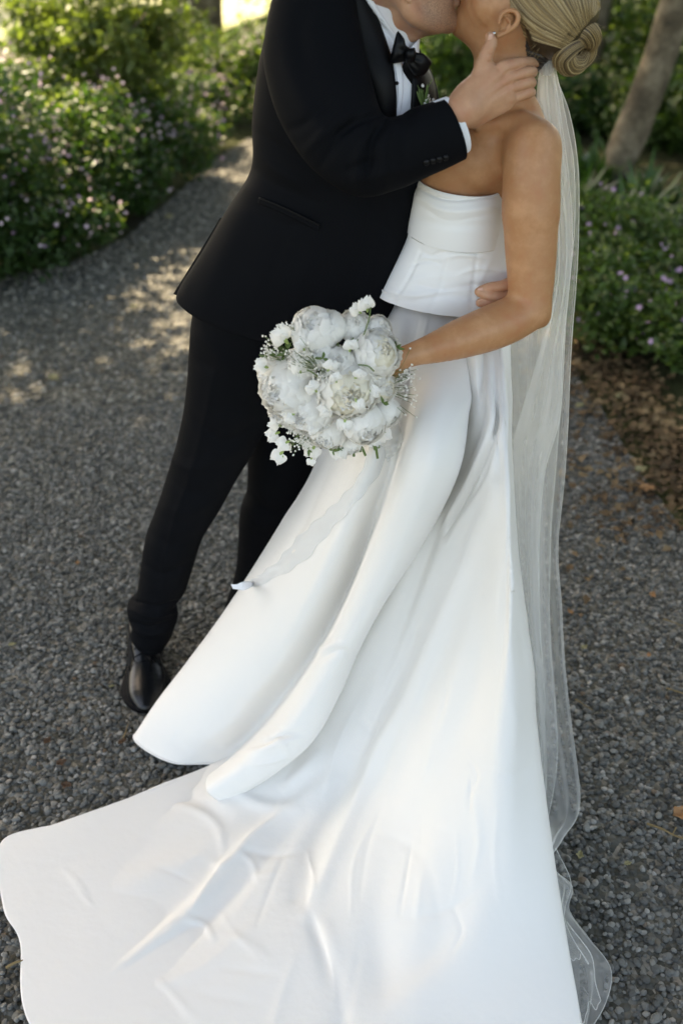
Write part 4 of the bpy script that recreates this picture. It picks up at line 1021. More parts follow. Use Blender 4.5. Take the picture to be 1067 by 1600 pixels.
# ================================================================== BOUQUET
YB = 1.675
bouquet = empty('bouquet', tuple(W(535, 600, YB)), "bridal bouquet of white peonies and sweet peas held at the bride's waist", 'bouquet')
def petal_np(L_, wd, cup, curl, ruf, seed, n=7, m=7):
    """a petal in its own frame: grows along +z, cupped towards +y side"""
    r = np.random.default_rng(seed); t = np.linspace(0, 1, n)[:, None]; u = np.linspace(-1, 1, m)[None, :]
    wdt = wd * (np.sin(np.pi * np.clip(t, 0, 1) ** .62 * .86 + .12)) * np.ones_like(u)
    x = wdt * u; z = L_ * (t * (1 - .10 * u ** 2)) + L_ * .06 * np.sin(u * 5 + r.uniform(0, 6)) * t ** 3
    y = -cup * (1 - u ** 2 * .9) * np.sin(np.pi * t * .8) + curl * t ** 2.2 - cup * 0 + ruf * np.sin(u * r.uniform(5, 9) + r.uniform(0, 6)) * t ** 2.5
    return np.stack([x + 0 * y, y + 0 * x, z + 0 * x], -1).reshape(-1, 3), grid_faces(n, m)
def peony(c, R, look, seed, layers=4, cream=.0, closed=.0, ruf=1.0):
    """petals wrapped over one another like a cabbage; look = direction the bloom faces"""
    r = np.random.default_rng(seed); look = np.array(look, float); look /= np.linalg.norm(look)
    a = np.cross(look, [0, 0, 1.0]); a /= np.linalg.norm(a); b = np.cross(look, a)
    outp, inp = [], []
    n = m = 9; NL = 6 if closed < .8 else 9
    for ly in range(NL):
        f = ly / (NL - 1)                                  # 0 heart, 1 outermost
        cnt = int(4 + 4 * f); Rl = R * (.74 + .26 * f)
        end = math.radians((172 - (66 - 52 * closed) * f ** 1.2)); st0 = math.radians(25)
        for i in range(cnt):
            az = 2 * math.pi * (i + .38 * ly + r.uniform(-.22, .22)) / cnt
            e = end * r.uniform(.93, 1.04); hw = (math.pi / cnt) * r.uniform(1.25, 1.6) + .25 * (1 - f)
            t = np.linspace(0, 1, n)[:, None]; u = np.linspace(-1, 1, m)[None, :]
            ph = st0 + (e - st0) * t * (1 - (.07 + .05 * ruf) * u ** 2) + .05 * ruf * np.sin(u * r.uniform(5, 9) + r.uniform(0, 6)) * t ** 4
            A = az + hw * u * (.55 + .6 * t - .25 * t ** 3)
            edge = np.clip(t ** 4 + .35 * np.abs(u) ** 4 * t, 0, 1.2)
            rad = Rl * (1 + (.045 * f + .012 + .02 * (1 - closed)) * edge * r.uniform(.3, 1.3) + .026 * ruf * np.sin(u * r.uniform(6, 10) + r.uniform(0, 6)) * t ** 3 + .02 * ruf * np.sin(u * 17 + t * 9 + r.uniform(0, 6)) * t ** 2 + .012 * (i % 3))
            dirv = -look * np.cos(ph)[..., None] + (a * np.cos(A)[..., None] + b * np.sin(A)[..., None]) * np.sin(ph)[..., None]
            P = (c + dirv * rad[..., None]).reshape(-1, 3)
            (inp if (f < .5 and r.random() < cream) else outp).append((P, grid_faces(n, m)))
    if ruf > .6:                                           # frilled heart
        for i in range(int(16 * ruf)):
            az = r.uniform(0, 6.28); op = r.uniform(.05, .8); L_ = R * r.uniform(.24, .34); wd = R * r.uniform(.18, .30)
            V, Fc = petal_np(L_, wd, R * .08, -R * .06, R * .06, int(r.integers(1e6)), 7, 7)
            radial = a * math.cos(az) + b * math.sin(az); axis = look * math.cos(op * .7) + radial * math.sin(op * .7); yy = -look * math.sin(op) + radial * math.cos(op); xx = np.cross(yy, axis)
            P = c + (look * math.cos(op) + radial * math.sin(op)) * R * .62 + V[:, :1] * xx + V[:, 1:2] * yy + V[:, 2:] * axis
            (inp if r.random() < cream else outp).append((P, Fc))
    bm = bmesh.new(); bmesh.ops.create_icosphere(bm, subdivisions=2, radius=R * .72); V = np.array([v.co[:] for v in bm.verts]) + c; F3 = np.array([[v.index for v in f.verts] for f in bm.faces]); bm.free()
    outp.append((V, F3[:, [0, 1, 2, 2]]))
    V, Fc = join_np(outp); n1 = len(Fc)
    if inp: V, Fc = join_np([(V, Fc), join_np(inp)])
    me = bpy.data.meshes.new('peony'); fl = [tuple(dict.fromkeys(int(q) for q in f)) for f in Fc]; me.from_pydata([tuple(v) for v in V], [], fl)
    me.materials.append(M['petal']); me.materials.append(M['petal_cream']); me.polygons.foreach_set('material_index', np.r_[np.zeros(n1, np.int32), np.ones(len(Fc) - n1, np.int32)])
    o = link('peony', me); adopt(o, bouquet); return o
def ld(px, py):        # blooms face outward from the middle of the bunch
    return ((px - 530) / 95.0, -1.0, -(py - 600) / 100.0 + .25)
for i, (px, py, rp, cr, cl, ru, dY) in enumerate([(492, 518, 38, 0, .78, .8, -.010), (514, 512, 27, 0, .7, .8, -.014), (497, 552, 25, 0, .5, .8, -.035), (452, 606, 48, 0, .2, 1.6, -.020), (482, 640, 40, 0, .2, 1.5, -.035), (541, 608, 47, .7, .2, 1.4, -.055),
        (588, 552, 37, .6, .2, 1.2, -.030), (568, 660, 34, 0, .6, .7, -.045), (512, 672, 32, 0, .2, 1.2, -.030), (604, 644, 23, 0, .5, .6, -.020), (424, 578, 24, 0, .2, 1.4, .0), (553, 510, 25, 0, .2, 1.0, .004),
        (590, 515, 22, 0, .3, .8, .012), (530, 565, 24, 0, .2, 1.3, -.050), (595, 605, 24, .3, .3, 1.0, -.030), (545, 690, 22, 0, .5, .7, -.012), (470, 570, 26, 0, .2, 1.3, -.030), (445, 640, 28, 0, .2, 1.5, -.01), (585, 585, 22, .3, .2, 1.1, -.04)]):
    Yc = YB + dY + .02; peony(W(px, py, Yc), rp * mpp(px, py, Yc), ld(px, py), 100 + i, 4, cr, cl, ru)
def sweet_pea(px, py, rp, ang, seed, Y):
    r = np.random.default_rng(seed); c = W(px, py, Y); R = rp * mpp(px, py, Y); a = math.radians(ang)
    ax = np.array([math.cos(a), -.25, math.sin(a)]); ax /= np.linalg.norm(ax); n = np.array([r.uniform(-.2, .2), -1, r.uniform(-.1, .4)]); sx = np.cross(ax, n); sx /= np.linalg.norm(sx); n = np.cross(sx, ax); parts = []
    for s, (L_, wd, tw) in ((-1, (1.5, .8, .35)), (1, (1.5, .8, -.35)), (0, (1.0, .55, 0))):
        V, Fc = petal_np(R * L_, R * wd, R * .3, R * .3 * (1 if s else -1), R * .12, int(r.integers(1e6)), 8, 8)
        d = ax * math.cos(tw) + sx * math.sin(tw) * (1 if s else 0); x2 = np.cross(n, d)
        parts.append((c - ax * R * .6 + n * .002 * s + V[:, :1] * x2 + V[:, 1:2] * n * -1 + V[:, 2:] * d, Fc))
    V, Fc = join_np(parts); o = adopt(link('sweet_pea', mesh_np('sweet_pea', V, Fc), M['petal']), bouquet)
    sp = [tube_np([c - ax * R * .95, c - ax * R * .35], [R * .10, R * .26], 7, 8)]
    for q in range(4): sp.append(leaf_np(c - ax * R * .6, ax + RNG.normal(0, .45, 3), n, R * .6, R * .22))
    V, Fc = join_np(sp); cx = link('calyx', mesh_np('calyx', V, Fc), M['sepal']); cx.parent = o; o.matrix_parent_inverse = Matrix.Translation(-Vector(bouquet.location))
for i, (x, y, r_, a) in enumerate([(572, 476, 15, 100), (556, 484, 12, 140), (440, 524, 20, 120), (430, 662, 13, 150), (426, 680, 13, 200), (442, 694, 13, 200), (435, 714, 14, 230), (488, 706, 15, 250), (486, 722, 8, 260), (612, 552, 12, 30), (600, 680, 14, 300),
        (408, 572, 13, 160), (478, 690, 14, 220), (584, 690, 13, 280), (530, 706, 16, 280), (607, 632, 13, 330), (415, 590, 12, 190), (601, 536, 12, 60), (462, 668, 13, 230)]):
    sweet_pea(x, y, r_, a, 300 + i, YB - .005 + .01 * math.sin(i * 2.1))
for i, (x, y, r_, a, dY) in enumerate([(466, 574, 13, 110, -.05), (517, 572, 13, 60, -.066), (508, 640, 14, 200, -.066), (562, 586, 12, 40, -.078), (538, 664, 14, 260, -.062), (584, 612, 12, 340, -.060), (452, 650, 14, 200, -.045), (488, 606, 13, 130, -.060), (524, 590, 11, 100, -.085), (560, 632, 12, 300, -.085), (470, 540, 13, 120, -.035), (548, 540, 13, 80, -.04), (486, 668, 13, 230, -.05)]):
    sweet_pea(x, y, r_, a, 340 + i, YB + dY)
def breath(cx, cy, rx, ry, cnt, Y, seed):
    r = np.random.default_rng(seed); cs = []; st_ = []
    base = W(cx + (535 - cx) * .45, cy + (600 - cy) * .45, Y + .02)
    for i in range(cnt):
        p = W(cx + r.normal(0, rx * .5), cy + r.normal(0, ry * .5), Y + r.normal(0, .008)); cs.append(p)
        if i % 2 == 0: m_ = (p + base) / 2 + r.normal(0, .004, 3); st_.append(tube_np([base, m_, p], .00045, 4, 7))
    V, Fc = tiny_flowers(cs, .0023); o = adopt(link('baby_breath', mesh_np('baby_breath', V, Fc), M['petal']), bouquet); tag(o, kind='stuff')
    V, Fc = join_np(st_); c = link('stem', mesh_np('stem', V, Fc), M['stem']); c.parent = o; o.matrix_parent_inverse = Matrix.Translation(-Vector(bouquet.location))
for i, q in enumerate([(424, 546, 20, 20, 70, YB), (474, 684, 24, 20, 90, YB - .015), (637, 608, 18, 32, 42, YB - .01), (632, 585, 16, 14, 18, YB), (468, 558, 24, 20, 60, YB - .055), (455, 512, 14, 10, 26, YB - .005), (500, 585, 10, 22, 30, YB - .06), (452, 700, 10, 8, 18, YB)]):
    breath(*q, 400 + i)
# green stems, leaves and the tied ends
parts = []
for x0, y0, x1, y1 in ((545, 668, 553, 713), (553, 670, 571, 712), (560, 672, 563, 706), (576, 670, 586, 703), (582, 668, 592, 700), (540, 670, 540, 700), (570, 600, 590, 716)):
    parts.append(tube_np([W(x0, y0, YB + .01), W((x0 + x1) / 2, (y0 + y1) / 2, YB + .005), W(x1, y1, YB)], .0026, 8, 10))
V, Fc = join_np(parts); adopt(link('stem', mesh_np('stem', V, Fc), M['stem']), bouquet)
parts = [tube_np([W(579, 480, YB - .01), W(576, 500, YB - .015), W(566, 530, YB - .02)], .0013, 6, 14), tube_np([W(560, 570, YB - .06), W(575, 572, YB - .066), W(584, 580, YB - .064)], .0014, 6, 10), tube_np([W(480, 578, YB - .06), W(488, 582, YB - .068), W(496, 588, YB - .062)], .0014, 6, 10)]
for x, y, Y in ((548, 540, YB - .02), (556, 546, YB - .02), (542, 550, YB - .015), (527, 536, YB - .01), (619, 542, YB - .01), (505, 560, YB - .05), (598, 630, YB - .05), (440, 560, YB), (520, 704, YB - .02), (533, 702, YB - .02), (610, 560, YB), (468, 640, YB), (416, 560, YB + .01), (450, 545, YB), (482, 702, YB - .01), (430, 555, YB)):
    for q in range(4): parts.append(leaf_np(W(x, y, Y), RNG.normal(0, 1, 3) + [0, -.3, 0], np.array([0, -1, .3]) + RNG.normal(0, .3, 3), RNG.uniform(.010, .022), RNG.uniform(.004, .008)))
V, Fc = join_np([p for p in parts]); tag(adopt(link('greenery', mesh_np('greenery', V, Fc), M['stem']), bouquet), kind='stuff')
# trailing silk ribbon over the skirt
def ribbon(left, right, bv, off, n=160, m=10, fray=0):
    L = arcresample(np.array(left, float), n); R = arcresample(np.array(right, float), n); A = []
    for i in range(n):
        t0 = i / (n - 1); wv = 2.2 * math.sin(t0 * 55) * min(1, t0 * 3); wv2 = 2.2 * math.sin(t0 * 47 + 1) * min(1, t0 * 3); a = L[i] + [wv * .8, wv * .5]; b = R[i] + [wv2 * .8, wv2 * .4]
        A.append([drape(*(a * (1 - j / (m - 1)) + b * j / (m - 1)), bv, off + .003 * math.sin(t0 * 30 + j * .7) * t0, 1.72) for j in range(m)])
    A = np.array(A)
    for _ in range(2): A[1:-1] = (A[:-2] + 2 * A[1:-1] + A[2:]) / 4
    V = A.reshape(-1, 3); o = link('ribbon', mesh_np('ribbon', V, grid_faces(n, m)), M['ribbon']); adopt(o, bouquet)
    e = [tube_np(A[:, 0], .0007, 5), tube_np(A[:, -1], .0007, 5)]; sv, sf = join_np(e); c = link('ribbon_edge', mesh_np('ribbon_edge', sv, sf), M['seam']); c.parent = o; o.matrix_parent_inverse = Matrix.Translation(-Vector(bouquet.location))
    return A
ribbon([(580, 690), (560, 745), (520, 790), (470, 835), (430, 880), (392, 905)], [(605, 700), (592, 740), (552, 790), (520, 825), (470, 880), (398, 918)], bv_f, .007)
ribbon([(596, 660), (600, 690), (604, 716)], [(622, 660), (628, 690), (606, 722)], bv_f, .02, 40)
e0 = drape(396, 911, bv_f, .007)
tail = [[e0 + [0, 0, .006], e0 + [0, 0, -.008]], [W(380, 909, 1.80), W(382, 922, 1.80)], [W(370, 913, 1.80), W(372, 921, 1.80)], [W(361, 913, 1.80), W(364, 920, 1.80)]]
sheet('ribbon', tail, 14, 6, M['shirt'], bouquet, .0008)

# ================================================================== SETTING
def ground_np():
    xs = np.r_[np.linspace(-60, -6, 28), np.linspace(-5.6, 5.6, 90), np.linspace(6, 60, 28)]; ys = np.r_[np.linspace(-20, 0, 12), np.linspace(.3, 16, 100), np.linspace(17, 120, 40)]
    X, Y = np.meshgrid(xs, ys); Z = fbm(np.stack([X.ravel(), Y.ravel(), 0 * X.ravel()], 1), 1.3, 60) * .006 - .012
    rise = np.clip((Y.ravel() - 9) / 10, 0, 8); Z = Z + rise * .5
    V = np.stack([X.ravel(), Y.ravel(), Z], 1); return V, grid_faces(len(ys), len(xs))
V, Fc = ground_np(); me = mesh_np('ground', V, Fc)
mg = mat('ground_soil_lawn', (.05, .05, .03), .95, .2); n = noise(mg, 1.2, 6, .65); r = ramp(mg, n.outputs[0], [(.35, (.045, .040, .024)), (.5, (.07, .075, .030)), (.7, (.12, .13, .05))]); to(mg, r.outputs[0], 'Base Color')
gn_ = noise(mg, 40, 6, .7); bump(mg, gn_.outputs[0], .8, .05)
ground = tag(link('ground', me, mg), 'soil and lawn of the garden', None, None, 'structure'); 
# path edges on the ground, in metres, from pixels of the photograph's ground plane
def gp(L): return np.array([G(x, y)[:2] for x, y in L])
left_edge = gp([(-700, 620), (-250, 480), (0, 432), (100, 415), (190, 376), (245, 330), (296, 285), (335, 250), (390, 215)])
right_edge = gp([(1900, 1400), (1350, 1050), (1067, 830), (1000, 740), (940, 640), (890, 570), (800, 480), (700, 400), (600, 330), (520, 270), (470, 225)])
poly = np.vstack([left_edge, right_edge[::-1], [[3.2, -3], [-4.5, -3]]])
def inside(P, poly):
    x, y = P[:, 0], P[:, 1]; c = np.zeros(len(P), bool); j = len(poly) - 1
    for i in range(len(poly)):
        xi, yi = poly[i]; xj, yj = poly[j]
        m = ((yi > y) != (yj > y)) & (x < (xj - xi) * (y - yi) / (yj - yi + 1e-12) + xi); c ^= m; j = i
    return c
bm = bmesh.new(); vs = [bm.verts.new((x, y, -.001)) for x, y in poly]; f = bm.faces.new(vs); bmesh.ops.triangulate(bm, faces=[f]); 
me = bpy.data.meshes.new('gravel_path'); bm.to_mesh(me); bm.free()
mp = mat('gravel_path', (.08, .08, .075), .95, .2)
v = N_(mp, 'ShaderNodeTexVoronoi'); v.inputs['Scale'].default_value = 62; tc = N_(mp, 'ShaderNodeTexCoord'); mp.node_tree.links.new(tc.outputs['Object'], v.inputs['Vector'])
sepc = N_(mp, 'ShaderNodeSeparateColor'); mp.node_tree.links.new(v.outputs['Color'], sepc.inputs[0])
r = ramp(mp, sepc.outputs[0], [(0, (.06, .06, .05)), (.6, (.12, .117, .10)), (1, (.24, .23, .20))]); to(mp, r.outputs[0], 'Base Color')
bb = bump(mp, v.outputs['Distance'], 1.0, .012); bb.invert = True
path = tag(link('path', me, mp, smooth=False), 'grey gravel garden path', None, None, 'structure')
if path.data.polygons[0].normal.z < 0: path.data.flip_normals()

# --- gravel: loose stones as instances of a few stone shapes
stones = bpy.data.collections.new('stone_shapes')
mst = mat('stone', (.1, .1, .1), .72, .35)
oi = N_(mst, 'ShaderNodeObjectInfo'); r = ramp(mst, oi.outputs['Random'], [(0, (.058, .060, .056)), (.35, (.112, .114, .106)), (.7, (.175, .176, .162)), (.9, (.25, .245, .22)), (.97, (.38, .37, .34)), (1, (.13, .085, .05))]); to(mst, r.outputs[0], 'Base Color')
n = noise(mst, 2.2, 4, .6); bump(mst, n.outputs[0], .4, .2)
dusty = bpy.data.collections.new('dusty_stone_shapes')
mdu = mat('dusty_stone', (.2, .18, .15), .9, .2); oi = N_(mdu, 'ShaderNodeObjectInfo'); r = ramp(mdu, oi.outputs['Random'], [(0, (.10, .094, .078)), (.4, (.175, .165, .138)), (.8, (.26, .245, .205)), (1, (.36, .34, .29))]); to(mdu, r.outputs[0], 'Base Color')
for i in range(8):
    bm = bmesh.new(); bmesh.ops.create_icosphere(bm, subdivisions=2, radius=1.0); V = np.array([v.co[:] for v in bm.verts])
    r_ = np.random.default_rng(500 + i)
    for _ in range(9):                                   # flats knocked off a ball: a chipped, rounded stone
        d = r_.normal(size=3); d /= np.linalg.norm(d); h = r_.uniform(.62, .88); pr = V @ d; V = V - np.outer(np.clip(pr - h, 0, None) * .85, d)
    V *= np.array([1.0, r_.uniform(.65, .95), r_.uniform(.5, .72)]); V *= (1 + fbm(V, 3, 510 + i)[:, None] * .06)
    for v, co in zip(bm.verts, V): v.co = co
    me = bpy.data.meshes.new('stone'); bm.to_mesh(me); bm.free(); me.materials.append(mst); me.polygons.foreach_set('use_smooth', [True] * len(me.polygons))
    stones.objects.link(bpy.data.objects.new('stone', me))
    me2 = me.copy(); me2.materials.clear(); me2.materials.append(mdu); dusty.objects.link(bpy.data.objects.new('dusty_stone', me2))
def scatter(name, P, rot, scl, coll, label):
    me = bpy.data.meshes.new(name); me.vertices.add(len(P)); me.vertices.foreach_set('co', P.astype(np.float32).ravel())
    at = me.attributes.new('rot', 'FLOAT_VECTOR', 'POINT'); at.data.foreach_set('vector', rot.astype(np.float32).ravel())
    at = me.attributes.new('scl', 'FLOAT', 'POINT'); at.data.foreach_set('value', scl.astype(np.float32)); me.update()
    o = bpy.data.objects.new(name, me); COL.objects.link(o); tag(o, label, None, None, 'stuff')
    ng = bpy.data.node_groups.new(name, 'GeometryNodeTree'); ng.interface.new_socket('Geometry', in_out='INPUT', socket_type='NodeSocketGeometry'); ng.interface.new_socket('Geometry', in_out='OUTPUT', socket_type='NodeSocketGeometry')
    a = ng.nodes.new('NodeGroupInput'); b = ng.nodes.new('NodeGroupOutput'); ci = ng.nodes.new('GeometryNodeCollectionInfo'); ci.inputs['Collection'].default_value = coll; ci.inputs['Separate Children'].default_value = True; ci.inputs['Reset Children'].default_value = True
    iop = ng.nodes.new('GeometryNodeInstanceOnPoints'); iop.inputs['Pick Instance'].default_value = True
    r1 = ng.nodes.new('GeometryNodeInputNamedAttribute'); r1.data_type = 'FLOAT_VECTOR'; r1.inputs[0].default_value = 'rot'
    s1 = ng.nodes.new('GeometryNodeInputNamedAttribute'); s1.data_type = 'FLOAT'; s1.inputs[0].default_value = 'scl'
    L = ng.links.new; L(a.outputs[0], iop.inputs['Points']); L(ci.outputs[0], iop.inputs['Instance']); L(r1.outputs[0], iop.inputs['Rotation']); L(s1.outputs[0], iop.inputs['Scale']); L(iop.outputs[0], b.inputs[0])
    md = o.modifiers.new('scatter', 'NODES'); md.node_group = ng
    return o
def region_pts(n, y0, y1, mx):
    Y = np.sqrt(RNG.uniform(y0 ** 2, y1 ** 2, n)); X = RNG.uniform(-1, 1, n) * (.42 * Y + mx); return np.stack([X, Y], 1)
P1 = region_pts(62000, .70, 3.6, .30); P2 = region_pts(52000, 3.6, 9.5, .4)
P = np.vstack([P1, P2]); r0 = np.r_[RNG.lognormal(math.log(.0068), .26, len(P1)), RNG.lognormal(math.log(.0105), .2, len(P2))]; r0 = np.clip(r0, .004, .019)
keep = inside(P, poly); P, r0 = P[keep], r0[keep]
Z = r0 * .10 + RNG.uniform(-.004, .003, len(P))
rot = np.c_[RNG.uniform(-.5, .5, (len(P), 2)), RNG.uniform(0, 6.28, len(P))]
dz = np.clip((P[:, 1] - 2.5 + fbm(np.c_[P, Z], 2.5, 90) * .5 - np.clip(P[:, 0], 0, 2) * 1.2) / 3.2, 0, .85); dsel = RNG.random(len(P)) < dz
scatter('gravel', np.c_[P, Z][~dsel], rot[~dsel], r0[~dsel], stones, 'loose grey stones of the gravel path')
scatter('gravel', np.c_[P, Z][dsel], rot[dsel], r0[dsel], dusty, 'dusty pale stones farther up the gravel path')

# --- leaves for trees and bushes
def leaves_np(C, size, up_bias=.3, seed=0, aspect=.55, D=None):
    """one folded four-triangle leaf for every centre"""
    r = np.random.default_rng(seed); n = len(C); size = np.broadcast_to(size, n) * r.uniform(.6, 1.25, n)
    d = r.normal(size=(n, 3)) if D is None else D + r.normal(0, .35, (n, 3)); d[:, 2] *= .7; d /= np.linalg.norm(d, axis=1, keepdims=True)
    nn = r.normal(size=(n, 3)); nn[:, 2] += up_bias * 3; s = np.cross(d, nn); s /= np.linalg.norm(s, axis=1, keepdims=True); up = np.cross(s, d)
    L_, w_ = size[:, None], size[:, None] * aspect * .5
    tip = C + d * L_ - up * L_ * .15; mid = C + d * L_ * .5
    V = np.stack([C, mid + s * w_ + up * w_ * .4, tip, mid - s * w_ + up * w_ * .4], 1).reshape(-1, 3)
    q = np.arange(n)[:, None] * 4; Fc = np.vstack([q + [0, 1, 2], q + [0, 2, 3]])
    return V, Fc
def blob_pts(n, c, rad, seed, shell=.55, lumps=9, lr=.42):
    """points in an uneven mound: several lumps inside an ellipsoid, denser near the skin, with gaps"""
    r = np.random.default_rng(seed); c = np.array(c); rad = np.array(rad); out = []
    L_ = r.normal(size=(lumps, 3)); L_ /= np.linalg.norm(L_, axis=1, keepdims=True); L_ *= r.uniform(.35, .85, (lumps, 1)); sz = r.uniform(.6, 1.2, lumps) * lr
    k = r.integers(0, lumps, n); d = r.normal(size=(n, 3)); d /= np.linalg.norm(d, axis=1, keepdims=True); rr = (shell + (1 - shell) * r.random(n) ** .5) * (1 + .12 * r.normal(size=n))
    P = (L_[k] + d * (rr * sz[k])[:, None]) * rad + c
    return P
def flower_np(C, size, seed, face=(0, -.6, .8)):
    r = np.random.default_rng(seed); n = len(C); f = np.array(face) + r.normal(0, .45, (n, 3)); f /= np.linalg.norm(f, axis=1, keepdims=True)
    a = np.cross(f, r.normal(size=(n, 3))); a /= np.linalg.norm(a, axis=1, keepdims=True); b = np.cross(f, a); size = size * r.uniform(.7, 1.2, n)
    Vs, k = [C - f * size[:, None] * .25], 10
    for i in range(k):
        an = 2 * math.pi * i / k; rr = 1.0 if i % 2 == 0 else .55
        Vs.append(C + (a * math.cos(an) + b * math.sin(an)) * (size * rr)[:, None])
    V = np.stack(Vs, 1).reshape(-1, 3); q = np.arange(n)[:, None] * (k + 1)
    Fc = np.vstack([q + [0, 1 + i, 1 + (i + 1) % k] for i in range(k)]); return V, Fc
def bush(x, y, rx, ry, h, n, lm, size, label, seed, flowers=0, fm='pink', group=None, name='flowering_bush', cat='bush', z0=0.0, light=0, fsize=.011):
    o = empty(name, (x, y, z0), label, cat, group); r = np.random.default_rng(seed)
    P = blob_pts(n, (0, 0, h * .50), (rx, ry, h * .56), seed, .45, 14, .5); P = P[P[:, 2] > .01]
    V, Fc = leaves_np(P, size, .35, seed + 1); me = mesh_np('foliage', V, Fc); f = link('foliage', me, M[lm], smooth=False); f.parent = o
    if light:  # paler leaves over the upper skin of the mound
        P = blob_pts(light, (0, 0, h * .56), (rx * 1.05, ry * 1.05, h * .58), seed, .8, 14, .5); P = P[P[:, 2] > h * .25]
        V, Fc = leaves_np(P, size * .9, .5, seed + 2); f = link('pale_leaves', mesh_np('pale_leaves', V, Fc), M['leaf_light'], smooth=False); f.parent = o
    st_ = []
    for i in range(7):
        a = r.uniform(0, 6.28); st_.append(tube_np([(0, 0, -.02), (rx * .3 * math.cos(a), ry * .3 * math.sin(a), h * .4), (rx * .6 * math.cos(a), ry * .6 * math.sin(a), h * .8)], [.008, .006, .003], 5, 6))
    V, Fc = join_np(st_); f = link('stem', mesh_np('stem', V, Fc), M['stem']); f.parent = o
    if flowers:
        P = blob_pts(flowers * 3, (0, 0, h * .58), (rx * 1.08, ry * 1.08, h * .60), seed, .93, 14, .5); P = P[P[:, 2] > h * .22][:flowers]
        V, Fc = flower_np(P, fsize, seed + 3); f = link('flower', mesh_np('flower', V, Fc), M[fm], smooth=False); f.parent = o; f['kind'] = 'stuff'
    return o
# left border, a long bank of pink flowered plants along the path
lb = [(-1.42, 6.25, .36, .40, .58), (-1.30, 6.9, .36, .40, .58), (-2.75, 4.4, .75, .70, .82), (-2.15, 4.95, .62, .60, .80), (-1.75, 5.35, .52, .52, .80), (-2.7, 5.7, .70, .70, .80), (-1.45, 5.75, .50, .50, .70), (-2.1, 6.25, .62, .6, .76), (-1.55, 6.75, .55, .6, .62), (-2.6, 7.0, .8, .7, .72), (-1.35, 7.55, .5, .6, .50), (-3.5, 5.2, .8, .8, .70), (-1.62, 5.22, .40, .34, .42)]
llab = ['low flowered bush at the inner tip of the left bank', 'low flowered bush just past the inner tip of the left bank', 'dark green pink flowered bush at the left edge of the photo', 'pink flowered bush second along the left path edge', 'pink flowered bush at the bend of the path edge', 'pink flowered bush deep in the left border', 'pink flowered bush where the path narrows on the left', 'pink flowered bush behind the first row in the left border', 'sunlit pink flowered bush near the far end of the border', 'tall pale flowered bush at the back of the left border', 'last flowered bush of the left border before the trunk', 'pink flowered bush cut by the left frame edge', 'low flowered bush spilling onto the path at the bend']
for i, (x, y, rx, ry, h) in enumerate(lb):
    bush(x, y, rx, ry, h, 5200, 'leaf_dark', .052, llab[i], 600 + i * 7, 330 if i != 2 else 170, 'pink' if i % 3 else 'pale_pink', 'flowering bushes of the left border', light=700 if i not in (2, 3) else 300, fsize=.0125)
# the far bank, right of the bend
for i, (x, y, rx, ry, h) in enumerate([(-.95, 8.6, .55, .5, .60), (-.35, 8.9, .6, .5, .8), (.4, 9.2, .7, .5, .8), (-1.6, 9.3, .7, .6, .50)]):
    bush(x, y, rx, ry, h, 4200, 'leaf_mid', .055, ['pale flowered bush beyond the bend of the path', 'pale flowered bush behind the groom at the path end', "bush seen between the groom's bow tie and the bride's neck", 'flowered bush in front of the pale tree trunk'][i], 700 + i * 7, 350, 'pale_pink', 'pale bushes at the end of the path', light=900, fsize=.0125)
# right border
rb = [(1.22, 4.25, .34, .26, .34), (1.50, 3.98, .30, .26, .30), (1.92, 3.72, .32, .26, .32), (2.3, 3.5, .30, .26, .30), (1.72, 4.35, .42, .40, .42), (2.25, 4.15, .45, .42, .44), (1.50, 4.80, .40, .36, .42), (2.1, 4.75, .45, .36, .46), (2.75, 4.3, .5, .5, .5), (1.25, 5.2, .36, .34, .4)]
rlab = ['leafy bush showing through the edge of the veil at elbow height', 'lowest leafy bush at the litter edge, nearest the veil', 'lowest leafy bush at the litter edge, by the right frame edge', 'lowest leafy bush just past the right frame edge', "low pink flowered bush beside the bride's veil", 'low pink flowered bush at the right frame edge above the leaf litter', 'low flowered bush behind the veil at elbow height', 'low flowered bush in front of the strap leaved plants', 'low bush beyond the right frame edge', "low bush hidden behind the bride's arm"]
for i, (x, y, rx, ry, h) in enumerate(rb):
    bush(x, y, rx, ry, h, 3600, 'leaf_mid', .042, rlab[i], 800 + i * 7, 46, 'pink', 'low flowering bushes of the right border', light=260, fsize=.014)
# strap leaved clumps
def strap_clump(x, y, h, n, label, seed):
    o = empty('strap_leaf_plant', (x, y, 0), label, 'plant', 'strap leaved plants under the leaning tree'); r = np.random.default_rng(seed); parts = []
    for i in range(n):
        a = r.uniform(0, 6.28); ln = h * r.uniform(.9, 1.6); lean = r.uniform(.25, .9); d = np.array([math.cos(a), math.sin(a), 0]); t = np.linspace(0, 1, 7)[:, None]
        base = np.array([r.normal(0, .06), r.normal(0, .06), 0]); C = base + d * (ln * lean * t ** 1.3) + np.array([0, 0, 1]) * (ln * (t * (1 - .25 * lean)) - ln * lean * .55 * t ** 2.6)
        s = np.array([-math.sin(a), math.cos(a), 0]); w_ = .017 * np.sin(np.pi * np.clip(t * .9 + .08, 0, 1)) + .001
        V = np.stack([C - s * w_ + [0, 0, .004], C, C + s * w_ + [0, 0, .004]], 1).reshape(-1, 3); parts.append((V, grid_faces(7, 3)))
    V, Fc = join_np(parts); f = link('foliage', mesh_np('foliage', V, Fc), M['leaf_strap']); f.parent = o; return o
sc_ = [(1.55, 5.35), (2.0, 5.25), (2.5, 5.1), (1.75, 5.75), (2.25, 5.65), (2.8, 5.6), (1.35, 5.85), (1.6, 6.3), (2.7, 6.2), (3.2, 5.5)]
